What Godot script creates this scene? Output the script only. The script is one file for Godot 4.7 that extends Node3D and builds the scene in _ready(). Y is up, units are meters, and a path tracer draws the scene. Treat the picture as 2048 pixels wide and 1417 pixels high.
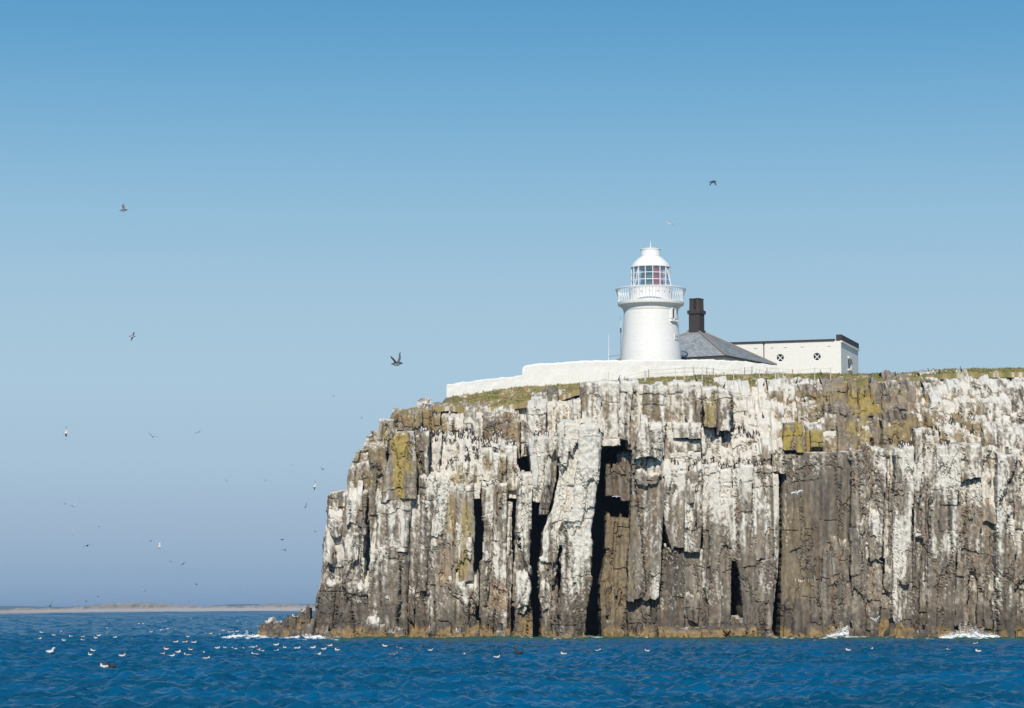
extends Node3D
# A white lighthouse and its cottages on a sea-bird cliff, seen from a boat.

const F := 5200.0        # focal length in photo pixels
const CX := 1024.0
const CY := 708.5
const HORIZON := 1219.0
const EYE := 2.7
const D0 := 248.0        # distance of the cliff face
var pitch := atan((HORIZON - CY) / F)
var rng := RandomNumberGenerator.new()
var n_big := FastNoiseLite.new()
var n_mid := FastNoiseLite.new()
var n_fine := FastNoiseLite.new()
var n_cell := FastNoiseLite.new()
var n_edge := FastNoiseLite.new()
var rock_mat: StandardMaterial3D
var vmat: StandardMaterial3D
var M := {}
var used := {}
var tops := []           # front top edges of the rocks, for birds to stand on
var waves := []
var cliff: Node3D

# ------------------------------------------------------------------ helpers
func at(px: float, py: float, dist: float) -> Vector3:
	var x := (px - CX) / F
	var y := (CY - py) / F
	var yy := y * cos(pitch) + sin(pitch)
	var zz := y * sin(pitch) - cos(pitch)
	var k := dist / -zz
	return Vector3(x * k, EYE + yy * k, -dist)

func numbered(called: String) -> String:
	if not used.has(called):
		used[called] = 0
		return called
	used[called] += 1
	return "%s_%03d" % [called, used[called]]

func tag(o, label := "", category := "", group := "", kind := ""):
	if label != "": o.set_meta("label", label)
	if category != "": o.set_meta("category", category)
	if group != "": o.set_meta("group", group)
	if kind != "": o.set_meta("kind", kind)
	return o

func base(called: String, where: Vector3, turn := 0.0) -> Node3D:
	var o := Node3D.new()
	o.name = numbered(called)
	add_child(o)
	o.position = where
	o.rotation.y = turn
	return o

func part(parent: Node, called: String, mesh: Mesh, mat: Material, where := Vector3.ZERO) -> MeshInstance3D:
	var o := MeshInstance3D.new()
	o.name = called
	o.mesh = mesh
	if mat: o.material_override = mat
	o.position = where
	parent.add_child(o, true)
	return o

func new_st() -> SurfaceTool:
	var st := SurfaceTool.new()
	st.begin(Mesh.PRIMITIVE_TRIANGLES)
	st.set_smooth_group(-1)
	return st

func done(st: SurfaceTool) -> ArrayMesh:
	st.generate_normals()
	return st.commit()

func tri(st: SurfaceTool, a: Vector3, b: Vector3, c: Vector3):
	st.add_vertex(a); st.add_vertex(b); st.add_vertex(c)

func quad(st: SurfaceTool, a: Vector3, b: Vector3, c: Vector3, d: Vector3):
	tri(st, a, b, c); tri(st, a, c, d)

func add_box(st: SurfaceTool, c: Vector3, s: Vector3, b := Basis.IDENTITY):
	var h := s * 0.5
	var p := []
	for i in 8:
		p.append(c + b * Vector3(h.x if i & 1 else -h.x, h.y if i & 2 else -h.y, h.z if i & 4 else -h.z))
	st.set_smooth_group(-1)
	quad(st, p[4], p[6], p[7], p[5])
	quad(st, p[1], p[3], p[2], p[0])
	quad(st, p[5], p[7], p[3], p[1])
	quad(st, p[0], p[2], p[6], p[4])
	quad(st, p[6], p[2], p[3], p[7])
	quad(st, p[0], p[4], p[5], p[1])

func box(c: Vector3, s: Vector3, b := Basis.IDENTITY) -> ArrayMesh:
	var st := new_st()
	add_box(st, c, s, b)
	return done(st)

func add_tube(st: SurfaceTool, pts: Array, r, seg := 6):
	for i in pts.size() - 1:
		var a: Vector3 = pts[i]
		var b: Vector3 = pts[i + 1]
		var ra: float = r[i] if r is Array else r
		var rb: float = r[i + 1] if r is Array else r
		var w := (b - a).normalized()
		var u := w.cross(Vector3.RIGHT if absf(w.x) < 0.8 else Vector3.UP).normalized()
		var v := w.cross(u)
		for k in seg:
			var t0 := TAU * k / seg
			var t1 := TAU * (k + 1) / seg
			var e0 := u * cos(t0) + v * sin(t0)
			var e1 := u * cos(t1) + v * sin(t1)
			quad(st, a + e0 * ra, a + e1 * ra, b + e1 * rb, b + e0 * rb)
			tri(st, a, a + e1 * ra, a + e0 * ra)
			tri(st, b, b + e0 * rb, b + e1 * rb)

func tube(pts: Array, r, seg := 6) -> ArrayMesh:
	var st := new_st()
	add_tube(st, pts, r, seg)
	return done(st)

# profile: array of Vector2(radius, height)
func lathe(profile: Array, seg := 48, wob := 0.0) -> ArrayMesh:
	var st := new_st()
	for i in profile.size() - 1:
		var a: Vector2 = profile[i]
		var b: Vector2 = profile[i + 1]
		st.set_smooth_group(i if absf(a.x - b.x) > 0.25 * absf(a.y - b.y) + 0.02 and profile.size() < 12 else 0)
		for k in seg:
			var t0 := TAU * k / seg
			var t1 := TAU * (k + 1) / seg
			var f := func(p: Vector2, t: float) -> Vector3:
				var r := p.x
				if wob > 0.0: r += wob * n_mid.get_noise_3d(cos(t) * 3.0, p.y, sin(t) * 3.0)
				return Vector3(r * sin(t), p.y, r * cos(t))
			quad(st, f.call(a, t0), f.call(b, t0), f.call(b, t1), f.call(a, t1))
	return done(st)

func mat(c: Color, rough := 0.8, metal := 0.0) -> StandardMaterial3D:
	var m := StandardMaterial3D.new()
	m.albedo_color = c.linear_to_srgb()
	m.roughness = rough
	m.metallic = metal
	return m

func noise_tex(freq: float, seed_: int, a: Color, b: Color, normal := false, strength := 4.0, size := 512) -> NoiseTexture2D:
	var t := NoiseTexture2D.new()
	var n := FastNoiseLite.new()
	n.seed = seed_
	n.frequency = freq
	n.fractal_octaves = 5
	t.noise = n
	t.width = size
	t.height = size
	t.seamless = true
	t.as_normal_map = normal
	t.bump_strength = strength
	if not normal:
		var g := Gradient.new()
		g.set_color(0, a.linear_to_srgb())
		g.set_color(1, b.linear_to_srgb())
		t.color_ramp = g
	return t

func tri_mat(a: Color, b: Color, freq: float, scale_: float, rough: float, bump := 0.0, seed_ := 3) -> StandardMaterial3D:
	var m := StandardMaterial3D.new()
	m.albedo_texture = noise_tex(freq, seed_, a, b)
	m.roughness = rough
	m.uv1_triplanar = true
	m.uv1_world_triplanar = true
	m.uv1_scale = Vector3.ONE * scale_
	if bump > 0.0:
		m.normal_enabled = true
		m.normal_texture = noise_tex(freq * 2.0, seed_ + 9, a, b, true, 6.0)
		m.normal_scale = bump
	return m

# ------------------------------------------------------------------ sea surface
func sea_h(x: float, z: float) -> float:
	var y := 0.0
	for w in waves:
		var s := sin(x * w[0] + z * w[1] + w[2])
		y += w[3] * (s if w[4] < 0.5 else exp(1.6 * (s - 1.0)) * 2.0 - 0.75)
	return y + 0.13 * n_mid.get_noise_2d(x * 1.5, z * 0.8) + 0.07 * n_fine.get_noise_2d(x * 0.9, z * 0.5)

# ------------------------------------------------------------------ guano, lichen and rock colours, read off the cliff
# share of white in tenths, per 40 photo pixels: from x 620 and y 770
const GUANO := [
	[0,0,0,0,0,0,0,0,0,0,0,2,2,4,6,7,6,5,8,8,7,8,8,8,7,4,2,1,1,1,2,3,5,6,6],
	[0,0,0,0,1,2,3,4,5,6,7,8,8,6,8,8,6,4,8,8,5,6,8,6,5,5,4,1,1,1,2,5,6,6,5],
	[0,0,0,2,2,2,4,4,6,4,4,8,9,8,9,8,7,4,7,8,4,6,9,7,5,4,4,2,2,1,3,5,5,5,5],
	[0,0,4,4,3,1,6,8,8,8,8,9,8,8,9,8,6,7,7,6,4,6,8,6,4,1,3,3,3,2,4,5,5,5,5],
	[0,0,4,3,3,1,6,7,7,6,6,9,8,9,9,5,4,7,5,6,7,8,8,5,3,3,3,3,3,4,6,6,6,7,5],
	[0,4,5,3,3,1,6,6,5,7,6,9,8,9,9,2,1,4,4,5,6,8,8,7,3,1,1,2,3,2,6,5,5,6,6],
	[0,3,7,5,4,4,6,6,5,5,6,8,5,9,9,1,1,2,4,3,5,8,4,7,5,0,0,1,3,3,6,3,5,4,5],
	[0,4,5,4,3,4,4,5,5,5,5,6,3,8,8,1,1,2,2,3,3,7,3,5,4,0,0,1,3,3,5,2,3,4,6],
	[0,5,8,5,2,3,4,5,6,6,6,5,3,6,7,1,0,1,2,2,2,3,2,3,3,0,0,1,3,3,4,2,3,3,5],
	[0,4,6,5,4,3,2,4,6,4,6,4,2,4,4,1,1,1,1,2,2,1,1,1,2,0,0,1,3,3,3,2,2,2,3],
	[0,3,4,4,5,3,2,2,3,3,4,6,2,3,2,0,1,1,1,2,3,1,1,1,1,0,0,1,3,3,3,2,2,2,3],
	[1,1,2,2,3,2,3,1,3,2,3,4,2,1,1,0,0,1,1,1,1,1,1,0,1,0,0,1,2,3,2,2,2,1,2],
	[0,0,0,1,1,1,1,0,1,1,1,1,0,0,0,0,0,0,0,0,0,0,0,0,0,0,0,1,1,1,1,0,0,0,0],
	[0,0,0,0,0,0,0,0,0,0,0,0,0,0,0,0,0,0,0,0,0,0,0,0,0,0,0,0,0,0,0,0,0,0,0]]
# patches of lichen: x0, y0, x1, y1, kind (0 yellow, 1 ochre brown, 2 orange buff), how solid
const LICHEN := [
	[783,868,812,1002,0,0.9],[812,880,832,1000,1,0.5],[757,846,786,876,0,0.8],[788,812,905,852,1,0.8],
	[734,940,747,980,0,0.7],[903,922,927,975,0,0.8],[958,888,986,938,0,0.7],[984,905,1013,960,0,0.8],
	[898,990,911,1062,0,0.8],[912,1000,944,1165,0,0.7],[884,1090,926,1170,2,0.9],[690,935,735,985,1,0.5],
	[1412,774,1437,852,0,0.7],[1566,846,1609,906,0,1.0],[1622,852,1647,892,0,0.8],[1652,778,1703,805,1,0.8],
	[1724,778,1770,820,0,0.8],[1768,835,1834,892,1,0.9],[1718,832,1772,872,0,0.7],[1704,782,1732,842,1,0.7],
	[1810,755,1850,810,1,0.6],[1540,810,1575,870,1,0.5],[1660,815,1682,850,1,0.6],[1585,868,1690,905,1,0.5],
	[960,845,1045,880,1,0.6],[890,850,950,885,1,0.5],[980,1170,1008,1210,2,0.5],[1180,1000,1265,1270,1,0.35],
	[1566,1000,1620,1200,1,0.3],[1690,748,1800,778,1,0.7],[1500,905,1570,960,1,0.3],[1440,860,1545,905,2,0.25],
	[880,785,1060,830,1,0.7],[1640,835,1700,905,1,0.6],[1880,745,1990,765,1,0.5],[1545,765,1990,905,1,0.62],[690,850,800,990,1,0.5],[770,805,905,862,1,0.8],[850,800,1060,895,1,0.6],[1060,775,1420,850,1,0.3],[900,930,1040,1010,1,0.35],[640,980,760,1040,1,0.3]]

func guano_at(gx: float, gy: float) -> float:
	var u := clampf((gx - 620.0) / 40.0, 0.0, 33.99)
	var v := clampf((gy - 770.0) / 40.0, 0.0, 12.99)
	var i := int(u)
	var j := int(v)
	var fu := u - i
	var fv := v - j
	return 0.1 * lerpf(lerpf(GUANO[j][i], GUANO[j][i + 1], fu), lerpf(GUANO[j + 1][i], GUANO[j + 1][i + 1], fu), fv)

func rock_color(p: Vector3, tone: float, extra: float, sd := 0.0, below := 9.0) -> Color:
	var gx := CX + p.x * F / D0
	var gy := HORIZON - (p.y - EYE) * F / (D0 + 1.0)
	var streak := n_mid.get_noise_3d(p.x * 2.6 + sd, p.y * 0.20, p.z * 1.5)
	var patch := n_big.get_noise_3d(p.x * 1.6 + sd, p.y * 1.1 + 50.0, p.z)
	var fine := n_fine.get_noise_3d(p.x * 1.6, p.y * 0.8, p.z * 1.6)
	var c := Color(0.270, 0.228, 0.178).lerp(Color(0.170, 0.142, 0.112), clampf(0.5 + patch * 1.5, 0, 1))
	c = c.lerp(Color(0.345, 0.310, 0.260), clampf(streak * 1.5 + 0.15, 0, 0.8))
	var run := n_fine.get_noise_3d(p.x * 1.1, p.y * 0.06, p.z)
	c = c.lerp(Color(0.205, 0.135, 0.085), clampf(run * 1.6 - 0.1, 0, 0.55))
	c = c.lerp(Color(0.085, 0.075, 0.066), clampf(-run * 1.8 - 0.05, 0, 0.6))
	c = c * (1.0 + 0.55 * fine) * tone
	var lich := 0.0
	for l in LICHEN:
		if gx > l[0] - 14 and gx < l[2] + 14 and gy > l[1] - 14 and gy < l[3] + 14:
			var e := minf(minf(gx - l[0], l[2] - gx), minf(gy - l[1], l[3] - gy)) / 14.0
			var k: float = clampf(e + 0.45 + 2.2 * patch + 1.7 * streak + 0.9 * fine, 0.0, 1.0) * l[5]
			var lc: Color = [Color(0.36, 0.27, 0.075), Color(0.29, 0.215, 0.105), Color(0.38, 0.245, 0.14)][l[4]]
			c = c.lerp(lc * (1.0 + 0.3 * fine), k)
			lich = k
			break
	# guano: white runs and splashes with ragged outlines
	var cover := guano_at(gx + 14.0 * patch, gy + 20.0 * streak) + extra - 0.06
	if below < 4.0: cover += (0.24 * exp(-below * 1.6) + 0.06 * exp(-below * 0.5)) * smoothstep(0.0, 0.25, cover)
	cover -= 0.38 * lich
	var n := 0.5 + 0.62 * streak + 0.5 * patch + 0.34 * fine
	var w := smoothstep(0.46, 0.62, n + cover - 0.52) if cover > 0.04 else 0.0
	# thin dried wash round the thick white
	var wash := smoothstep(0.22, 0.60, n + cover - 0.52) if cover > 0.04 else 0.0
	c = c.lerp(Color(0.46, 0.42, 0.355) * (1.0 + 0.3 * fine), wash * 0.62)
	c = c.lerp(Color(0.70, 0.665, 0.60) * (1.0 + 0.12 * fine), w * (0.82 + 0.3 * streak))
	if cover > 0.06 and p.y > 2.0:
		var fleck := n_fine.get_noise_3d(p.x * 4.3, p.y * 2.2, p.z * 4.0) + 0.5 * patch + 0.3 * streak
		c = c.lerp(Color(0.60, 0.57, 0.51), smoothstep(0.40, 0.52, fleck + 0.22 * cover) * 0.85)
	# wet black algae and the weed belt between the tides
	if p.y < 3.2:
		var wet := smoothstep(2.4, 1.5, p.y + 3.2 * patch + 1.2 * streak)
		c = c.lerp(Color(0.066, 0.056, 0.046) * (1.0 + 0.3 * fine), wet * 0.65)
		var weed := smoothstep(0.70, 0.45, p.y + 2.2 * patch + 0.8 * streak + 0.4 * fine)
		c = c.lerp(Color(0.27, 0.185, 0.085) * (1.0 + 0.5 * fine), weed * 0.9)
	c.a = 1.0
	return c

# ------------------------------------------------------------------ one column or block of the cliff
# rows: [photo y, left x, right x] from top to bottom, read at distance D0 + d
func rock(parent: Node, called: String, rows: Array, d: float, o := {}) -> MeshInstance3D:
	var back: float = o.get("back", 6.0)
	var step: float = o.get("step", 0.125)
	var rough: float = o.get("rough", 1.0)
	var slope: float = o.get("slope", 0.15)
	var dl: float = o.get("dl", 0.0)
	var dr: float = o.get("dr", 0.0)
	var lean: float = o.get("lean", 0.0)     # how much farther back the top is than the foot
	var tone: float = o.get("tone", rng.randf_range(0.68, 1.12))
	var extra: float = o.get("white", 0.0) + rng.randf_range(-0.10, 0.10)
	var jag: float = o.get("jag", 0.35)
	var dist := D0 + d
	var ys := []
	var xl := []
	var xr := []
	for r in rows:
		var a := at(r[1], r[0], dist)
		ys.append(a.y)
		xl.append(a.x)
		xr.append(at(r[2], r[0], dist).x)
	var foot: bool = rows[-1][0] >= 1262
	if foot: ys[-1] = -1.0
	var ytop: float = ys[0]
	var ybot: float = ys[-1]
	var wide := 0.0
	for i in rows.size(): wide = maxf(wide, xr[i] - xl[i])
	var nv := maxi(3, ceili((ytop - ybot) / step))
	var nf := maxi(4, ceili(wide / step))
	var ks := 5
	var np := nf + 1 + 2 * ks
	var sd := rng.randf() * 400.0
	# angular folds across the face
	var nfold := clampi(roundi(wide / 1.7), 1, 5)
	var fold_u := [0.0]
	var fold_d := [rng.randf_range(0.0, 0.35) * rough]
	for i in nfold:
		fold_u.append((i + 1.0) / (nfold + 0.0) + (rng.randf_range(-0.25, 0.25) / nfold if i < nfold - 1 else 0.0))
		fold_d.append(rng.randf_range(-0.25, 0.4) * rough)
	var skew := rng.randf_range(-0.12, 0.12)
	var joints := []
	var jy := ytop - rng.randf_range(0.5, 1.8)
	while jy > ybot:
		joints.append(jy)
		jy -= rng.randf_range(0.8, 5.5)
	joints.append(ybot - 9.0)
	var pos := PackedVector3Array()
	pos.resize((nv + 1) * np)
	var col := PackedColorArray()
	col.resize((nv + 1) * np)
	var seg := 0
	for i in nv + 1:
		var t := float(i) / nv
		var y := lerpf(ytop, ybot, t)
		while seg < rows.size() - 2 and y < ys[seg + 1]: seg += 1
		var f := clampf((ys[seg] - y) / maxf(0.001, ys[seg] - ys[seg + 1]), 0, 1)
		var left: float = lerpf(xl[seg], xl[seg + 1], f) + 0.16 * rough * n_cell.get_noise_2d(sd, y * 0.5) + 0.07 * n_fine.get_noise_2d(sd, y)
		var right: float = lerpf(xr[seg], xr[seg + 1], f) + 0.16 * rough * n_cell.get_noise_2d(sd + 90.0, y * 0.5) + 0.07 * n_fine.get_noise_2d(sd + 90.0, y)
		var q := 0
		for j in np:
			var u := clampf(float(j - ks) / nf, 0.0, 1.0)
			var x := lerpf(left, right, u)
			q = 0
			while q < fold_u.size() - 2 and u > fold_u[q + 1]: q += 1
			var dep: float = lerpf(fold_d[q], fold_d[q + 1], clampf((u - fold_u[q]) / maxf(0.01, fold_u[q + 1] - fold_u[q]), 0, 1))
			dep += dl * (1.0 - u) + dr * u + lean * (1.0 - t)
			# joint blocks: big ragged plates, and courses cut by level and upright joints
			var c1 := n_cell.get_noise_3d(x * 0.5, y * 0.15, sd * 3.0)
			var e1 := n_edge.get_noise_3d(x * 0.5, y * 0.15, sd * 3.0)
			dep += rough * 0.38 * c1
			if e1 < -0.955: dep += 0.16
			var wy := y + skew * (x - left) + 0.22 * n_mid.get_noise_2d(x * 0.7 + sd, y * 0.3)
			var jk := 0
			while jk < joints.size() - 1 and wy < joints[jk]: jk += 1
			var near := minf(absf(wy - joints[jk]), absf(wy - joints[maxi(jk - 1, 0)]))
			var wx := u * wide + 0.16 * n_mid.get_noise_2d(y * 0.5 + sd, x * 0.2)
			var cut: float = (0.25 + 0.5 * fposmod(sin(jk * 12.99 + sd) * 437.5, 1.0)) * wide
			var side := 1 if wx > cut else 0
			var hs := fposmod(sin(jk * 78.23 + side * 37.7 + sd) * 4375.5, 1.0)
			dep += rough * 0.34 * (hs - 0.5)
			if near < 0.07 and hs > 0.62: dep += 0.13
			if absf(wx - cut) < 0.065 and hs > 0.45: dep += 0.12
			dep += rough * (0.16 * n_big.get_noise_3d(x, y * 0.55, sd) + 0.10 * n_mid.get_noise_3d(x * 1.7, y * 0.14, sd) + 0.14 * n_fine.get_noise_3d(x, y * 0.7, sd))
			# rounded arrises
			var ex := minf(x - left, right - x)
			if ex < 0.15: dep += 0.12 * (1.0 - ex / 0.15)
			if t * (ytop - ybot) < 0.25: dep += 0.22 * (1.0 - t * (ytop - ybot) / 0.25)
			var yy := y
			yy += (1.0 - t) * jag * (0.9 * n_cell.get_noise_2d(x * 0.7, sd + 33.0) + 0.5 * n_mid.get_noise_2d(x * 0.8, sd + 33.0))
			if not foot: yy += t * jag * (0.9 * n_cell.get_noise_2d(x * 0.7, sd + 66.0) + 0.8 * n_mid.get_noise_2d(x * 0.8, sd + 66.0))
			if j < ks:
				dep = lerpf(dep, back, pow(1.0 - float(j) / ks, 1.6))
				x += 0.3 * rough * n_mid.get_noise_2d(dep * 1.3 + sd, y * 0.6) * minf(1.0, dep)
			elif j > ks + nf:
				dep = lerpf(dep, back, pow(float(j - ks - nf) / ks, 1.6))
				x += 0.3 * rough * n_mid.get_noise_2d(dep * 1.3 - sd, y * 0.6) * minf(1.0, dep)
			var p := Vector3(x, yy, -(dist + dep))
			pos[i * np + j] = p
			col[i * np + j] = rock_color(p, tone, extra, sd, ytop - y)
	# the top, running back and up to the next ledge
	var nb := clampi(ceili(back / 0.5), 3, 12)
	var tpos := PackedVector3Array()
	var tcol := PackedColorArray()
	for b in nb + 1:
		var g := float(b) / nb
		for j in nf + 1:
			var p := pos[ks + j]
			var dz := (back + dist + p.z) * pow(g, 1.5)
			if b > 0:
				p.z -= dz
				p.y += slope * minf(dz, 1.5) + 0.02 * dz + (0.16 * n_mid.get_noise_2d(p.x * 1.2, p.z * 1.2) + 0.14 * n_cell.get_noise_2d(p.x * 2.0, p.z * 2.0)) * rough * minf(1.0, dz)
			tpos.append(p)
			tcol.append(rock_color(p, tone, extra + 0.12, sd, 0.0) if b > 0 else col[ks + j])
	var tris := nv * (np - 1) * 2 + nb * nf * 2 + (0 if foot else nf * 2)
	var vs := PackedVector3Array()
	var ns := PackedVector3Array()
	var cs := PackedColorArray()
	vs.resize(tris * 3)
	ns.resize(tris * 3)
	cs.resize(tris * 3)
	var w := 0
	for i in nv:
		for j in np - 1:
			var a := i * np + j
			for k in [[a, a + 1, a + np + 1], [a, a + np + 1, a + np]]:
				var n := (pos[k[2]] - pos[k[0]]).cross(pos[k[1]] - pos[k[0]]).normalized()
				for m in 3:
					vs[w] = pos[k[m]]
					ns[w] = n
					cs[w] = col[k[m]]
					w += 1
	for b in nb:
		for j in nf:
			var a := b * (nf + 1) + j
			for k in [[a, a + nf + 1, a + nf + 2], [a, a + nf + 2, a + 1]]:
				var n := (tpos[k[2]] - tpos[k[0]]).cross(tpos[k[1]] - tpos[k[0]]).normalized()
				for m in 3:
					vs[w] = tpos[k[m]]
					ns[w] = n
					cs[w] = tcol[k[m]]
					w += 1
	if not foot:
		for j in nf:
			var a := pos[nv * np + ks + j]
			var b := pos[nv * np + ks + j + 1]
			var a2 := Vector3(a.x, a.y + 0.2, -(dist + back))
			var b2 := Vector3(b.x, b.y + 0.2, -(dist + back))
			var cc := rock_color(a, tone, -0.5)
			for k in [[a, b, b2], [a, b2, a2]]:
				var n: Vector3 = (k[2] - k[0]).cross(k[1] - k[0]).normalized()
				for m in 3:
					vs[w] = k[m]
					ns[w] = n
					cs[w] = cc
					w += 1
	var arr := []
	arr.resize(Mesh.ARRAY_MAX)
	arr[Mesh.ARRAY_VERTEX] = vs
	arr[Mesh.ARRAY_NORMAL] = ns
	arr[Mesh.ARRAY_COLOR] = cs
	var am := ArrayMesh.new()
	am.add_surface_from_arrays(Mesh.PRIMITIVE_TRIANGLES, arr)
	tops.append({"p": tpos.slice(0, nf + 1), "all": tpos, "n": nf + 1, "nb": nb, "d": d})
	var made := part(parent, called, am, rock_mat)
	# plates still clinging to the face of the tall columns, undercut below
	if ytop - ybot > 7.0 and rough > 0.45 and not o.get("plate", false):
		for q in int(rng.randf_range(1.0, 3.6)):
			var y0 := rng.randf_range(rows[0][0] + 12, rows[-1][0] - 70)
			var y1 := y0 + rng.randf_range(18, 75)
			var k := 0
			while k < rows.size() - 2 and y0 > rows[k + 1][0]: k += 1
			var g := clampf((y0 - rows[k][0]) / maxf(1.0, rows[k + 1][0] - rows[k][0]), 0, 1)
			var a0: float = lerpf(rows[k][1], rows[k + 1][1], g)
			var b0: float = lerpf(rows[k][2], rows[k + 1][2], g)
			var a1 := lerpf(a0, b0, rng.randf_range(0.0, 0.5))
			var b1 := lerpf(a1, b0, rng.randf_range(0.45, 1.0))
			if b1 - a1 < 9: continue
			rock(parent, "rock_plate", [[y0, a1, b1 - rng.randf_range(0, 4)], [(y0 + y1) * 0.5, a1 - rng.randf_range(-3, 3), b1 + rng.randf_range(-3, 3)], [y1, a1 + rng.randf_range(0, 5), b1 - rng.randf_range(0, 6)]],
				d - rng.randf_range(0.05, 0.40), {"back": 1.6, "rough": 0.8, "jag": 0.9, "plate": true, "tone": tone * rng.randf_range(0.88, 1.15), "dl": rng.randf_range(-0.15, 0.3), "dr": rng.randf_range(-0.15, 0.3), "slope": 0.8})
	return made

func tiers(parent: Node, x0: float, x1: float, ys: Array, o := {}):
	# ys: [top y, bottom y, d] of each step of the ledges; cut into blocks of uneven width
	for k in ys.size():
		var tier = ys[k]
		var x := x0 + rng.randf_range(-10, 6)
		while x < x1:
			var w := rng.randf_range(22, 52)
			if x + w > x1 - 14: w = x1 - x + rng.randf_range(0, 8)
			var yt: float = tier[0] + rng.randf_range(-4, 4)
			var sk := rng.randf_range(-4, 4)
			rock(parent, "rock_block", [[yt, x - 1, x + w + 1 + sk * 0.5], [tier[1] + 16, x - 1 + sk, x + w + 1 + sk]], tier[2] + rng.randf_range(-0.55, 0.55),
				{"back": o.get("back", 4.5), "slope": o.get("slope", 0.45), "white": rng.randf_range(-0.24, 0.05), "dl": rng.randf_range(-0.3, 0.5), "dr": rng.randf_range(-0.3, 0.5), "rough": 1.0, "jag": 0.25 if k == 0 else 0.5, "lean": rng.randf_range(0.0, 0.5)})
			x += w

# ------------------------------------------------------------------ the ground on top: photo x, edge y, y at the wall, d of the edge
const LAND := [[770,852,850,3.5],[800,824,822,6],[840,817,815,7],[880,814,812,7.5],[896,812,790,7.5],[950,820,780,9],[1000,812,774,8.5],[1050,806,772,7.6],[1100,800,770,7],
	[1150,782,768,5.5],[1200,774,765,4],[1250,771,760,4],[1300,769,757,4],[1350,769,754,4],[1400,770,751,4.5],[1450,770,750,7.6],[1500,770,749,8.4],[1550,770,748,9],
	[1600,770,748,9.6],[1650,770,747,9.8],[1700,766,748,9.8],[1750,764,748,9.8],[1800,758,748,10],[1850,752,744,10],[1900,748,740,10],[1960,746,739,10],[2060,745,738,10],[2200,745,738,10]]
const WALL_D := 15.0
func land_at(px: float) -> Array:
	var i := 0
	while i < LAND.size() - 2 and px > LAND[i + 1][0]: i += 1
	var f := clampf((px - LAND[i][0]) / float(LAND[i + 1][0] - LAND[i][0]), 0, 1)
	return [lerpf(LAND[i][1], LAND[i + 1][1], f), lerpf(LAND[i][2], LAND[i + 1][2], f), lerpf(LAND[i][3], LAND[i + 1][3], f)]

func land_point(px: float, t: float) -> Vector3:
	# t 0 at the cliff edge, 1 at the wall, on to 2 at the back of the island
	var l := land_at(px)
	var e := at(px, l[0], D0 + l[2])
	var w := at(px, l[1], D0 + WALL_D)
	var p: Vector3
	if t <= 1.0:
		p = e.lerp(w, t)
		p.y += 0.25 * sin(t * PI) * n_big.get_noise_2d(p.x * 2.0, p.z * 2.0) + 0.22 * n_mid.get_noise_2d(p.x * 1.5, p.z * 1.5) * minf(1.0, 6.0 * (1.0 - t) + 0.2)
	else:
		p = w + Vector3(w.x * 0.16, -0.3, -45.0) * (t - 1.0)
	if t < 0.0:
		p = e + Vector3(0, 0.5 * t, 0)
	return p

# ------------------------------------------------------------------ birds
func loft(st: SurfaceTool, rings: Array, seg := 8, split := -0.1):
	st.set_smooth_group(0)
	# rings: [centre, half width (z), half height, colour below or in front, colour above or behind], along x
	for i in rings.size() - 1:
		var a = rings[i]
		var b = rings[i + 1]
		var ax: Vector3 = (b[0] - a[0]).normalized()
		var side := Vector3(0, 0, 1)
		var up := side.cross(ax).normalized()
		for k in seg:
			var idx := [[a, k], [b, k], [b, k + 1], [a, k], [b, k + 1], [a, k + 1]]
			for q in idx:
				var t: float = TAU * q[1] / seg
				var r = q[0]
				st.set_color(r[4] if cos(t) > split else r[3])
				st.add_vertex(r[0] + side * sin(t) * r[1] + up * cos(t) * r[2])

const INK := Color(0.036, 0.028, 0.025)
const SNOW := Color(0.78, 0.77, 0.74)
const GREY := Color(0.34, 0.37, 0.40)
const BILL := Color(0.45, 0.30, 0.04)

func auk_standing() -> ArrayMesh:
	var st := new_st()
	loft(st, [[Vector3(-0.10, 0.03, 0), 0.012, 0.010, INK, INK], [Vector3(-0.055, 0.06, 0), 0.05, 0.045, SNOW, INK], [Vector3(-0.03, 0.14, 0), 0.078, 0.075, SNOW, INK],
		[Vector3(0.0, 0.23, 0), 0.075, 0.07, SNOW, INK], [Vector3(0.02, 0.30, 0), 0.05, 0.05, SNOW, INK], [Vector3(0.035, 0.35, 0), 0.036, 0.036, INK, INK],
		[Vector3(0.05, 0.39, 0), 0.034, 0.038, INK, INK], [Vector3(0.085, 0.41, 0), 0.02, 0.024, INK, INK], [Vector3(0.14, 0.415, 0), 0.003, 0.004, INK, INK]])
	for s in [-1, 1]:
		st.set_color(INK)
		add_tube(st, [Vector3(-0.02, 0.08, 0.03 * s), Vector3(0.0, 0.0, 0.035 * s), Vector3(0.06, 0.0, 0.045 * s)], [0.02, 0.014, 0.01], 5)
	return done(st)

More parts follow.
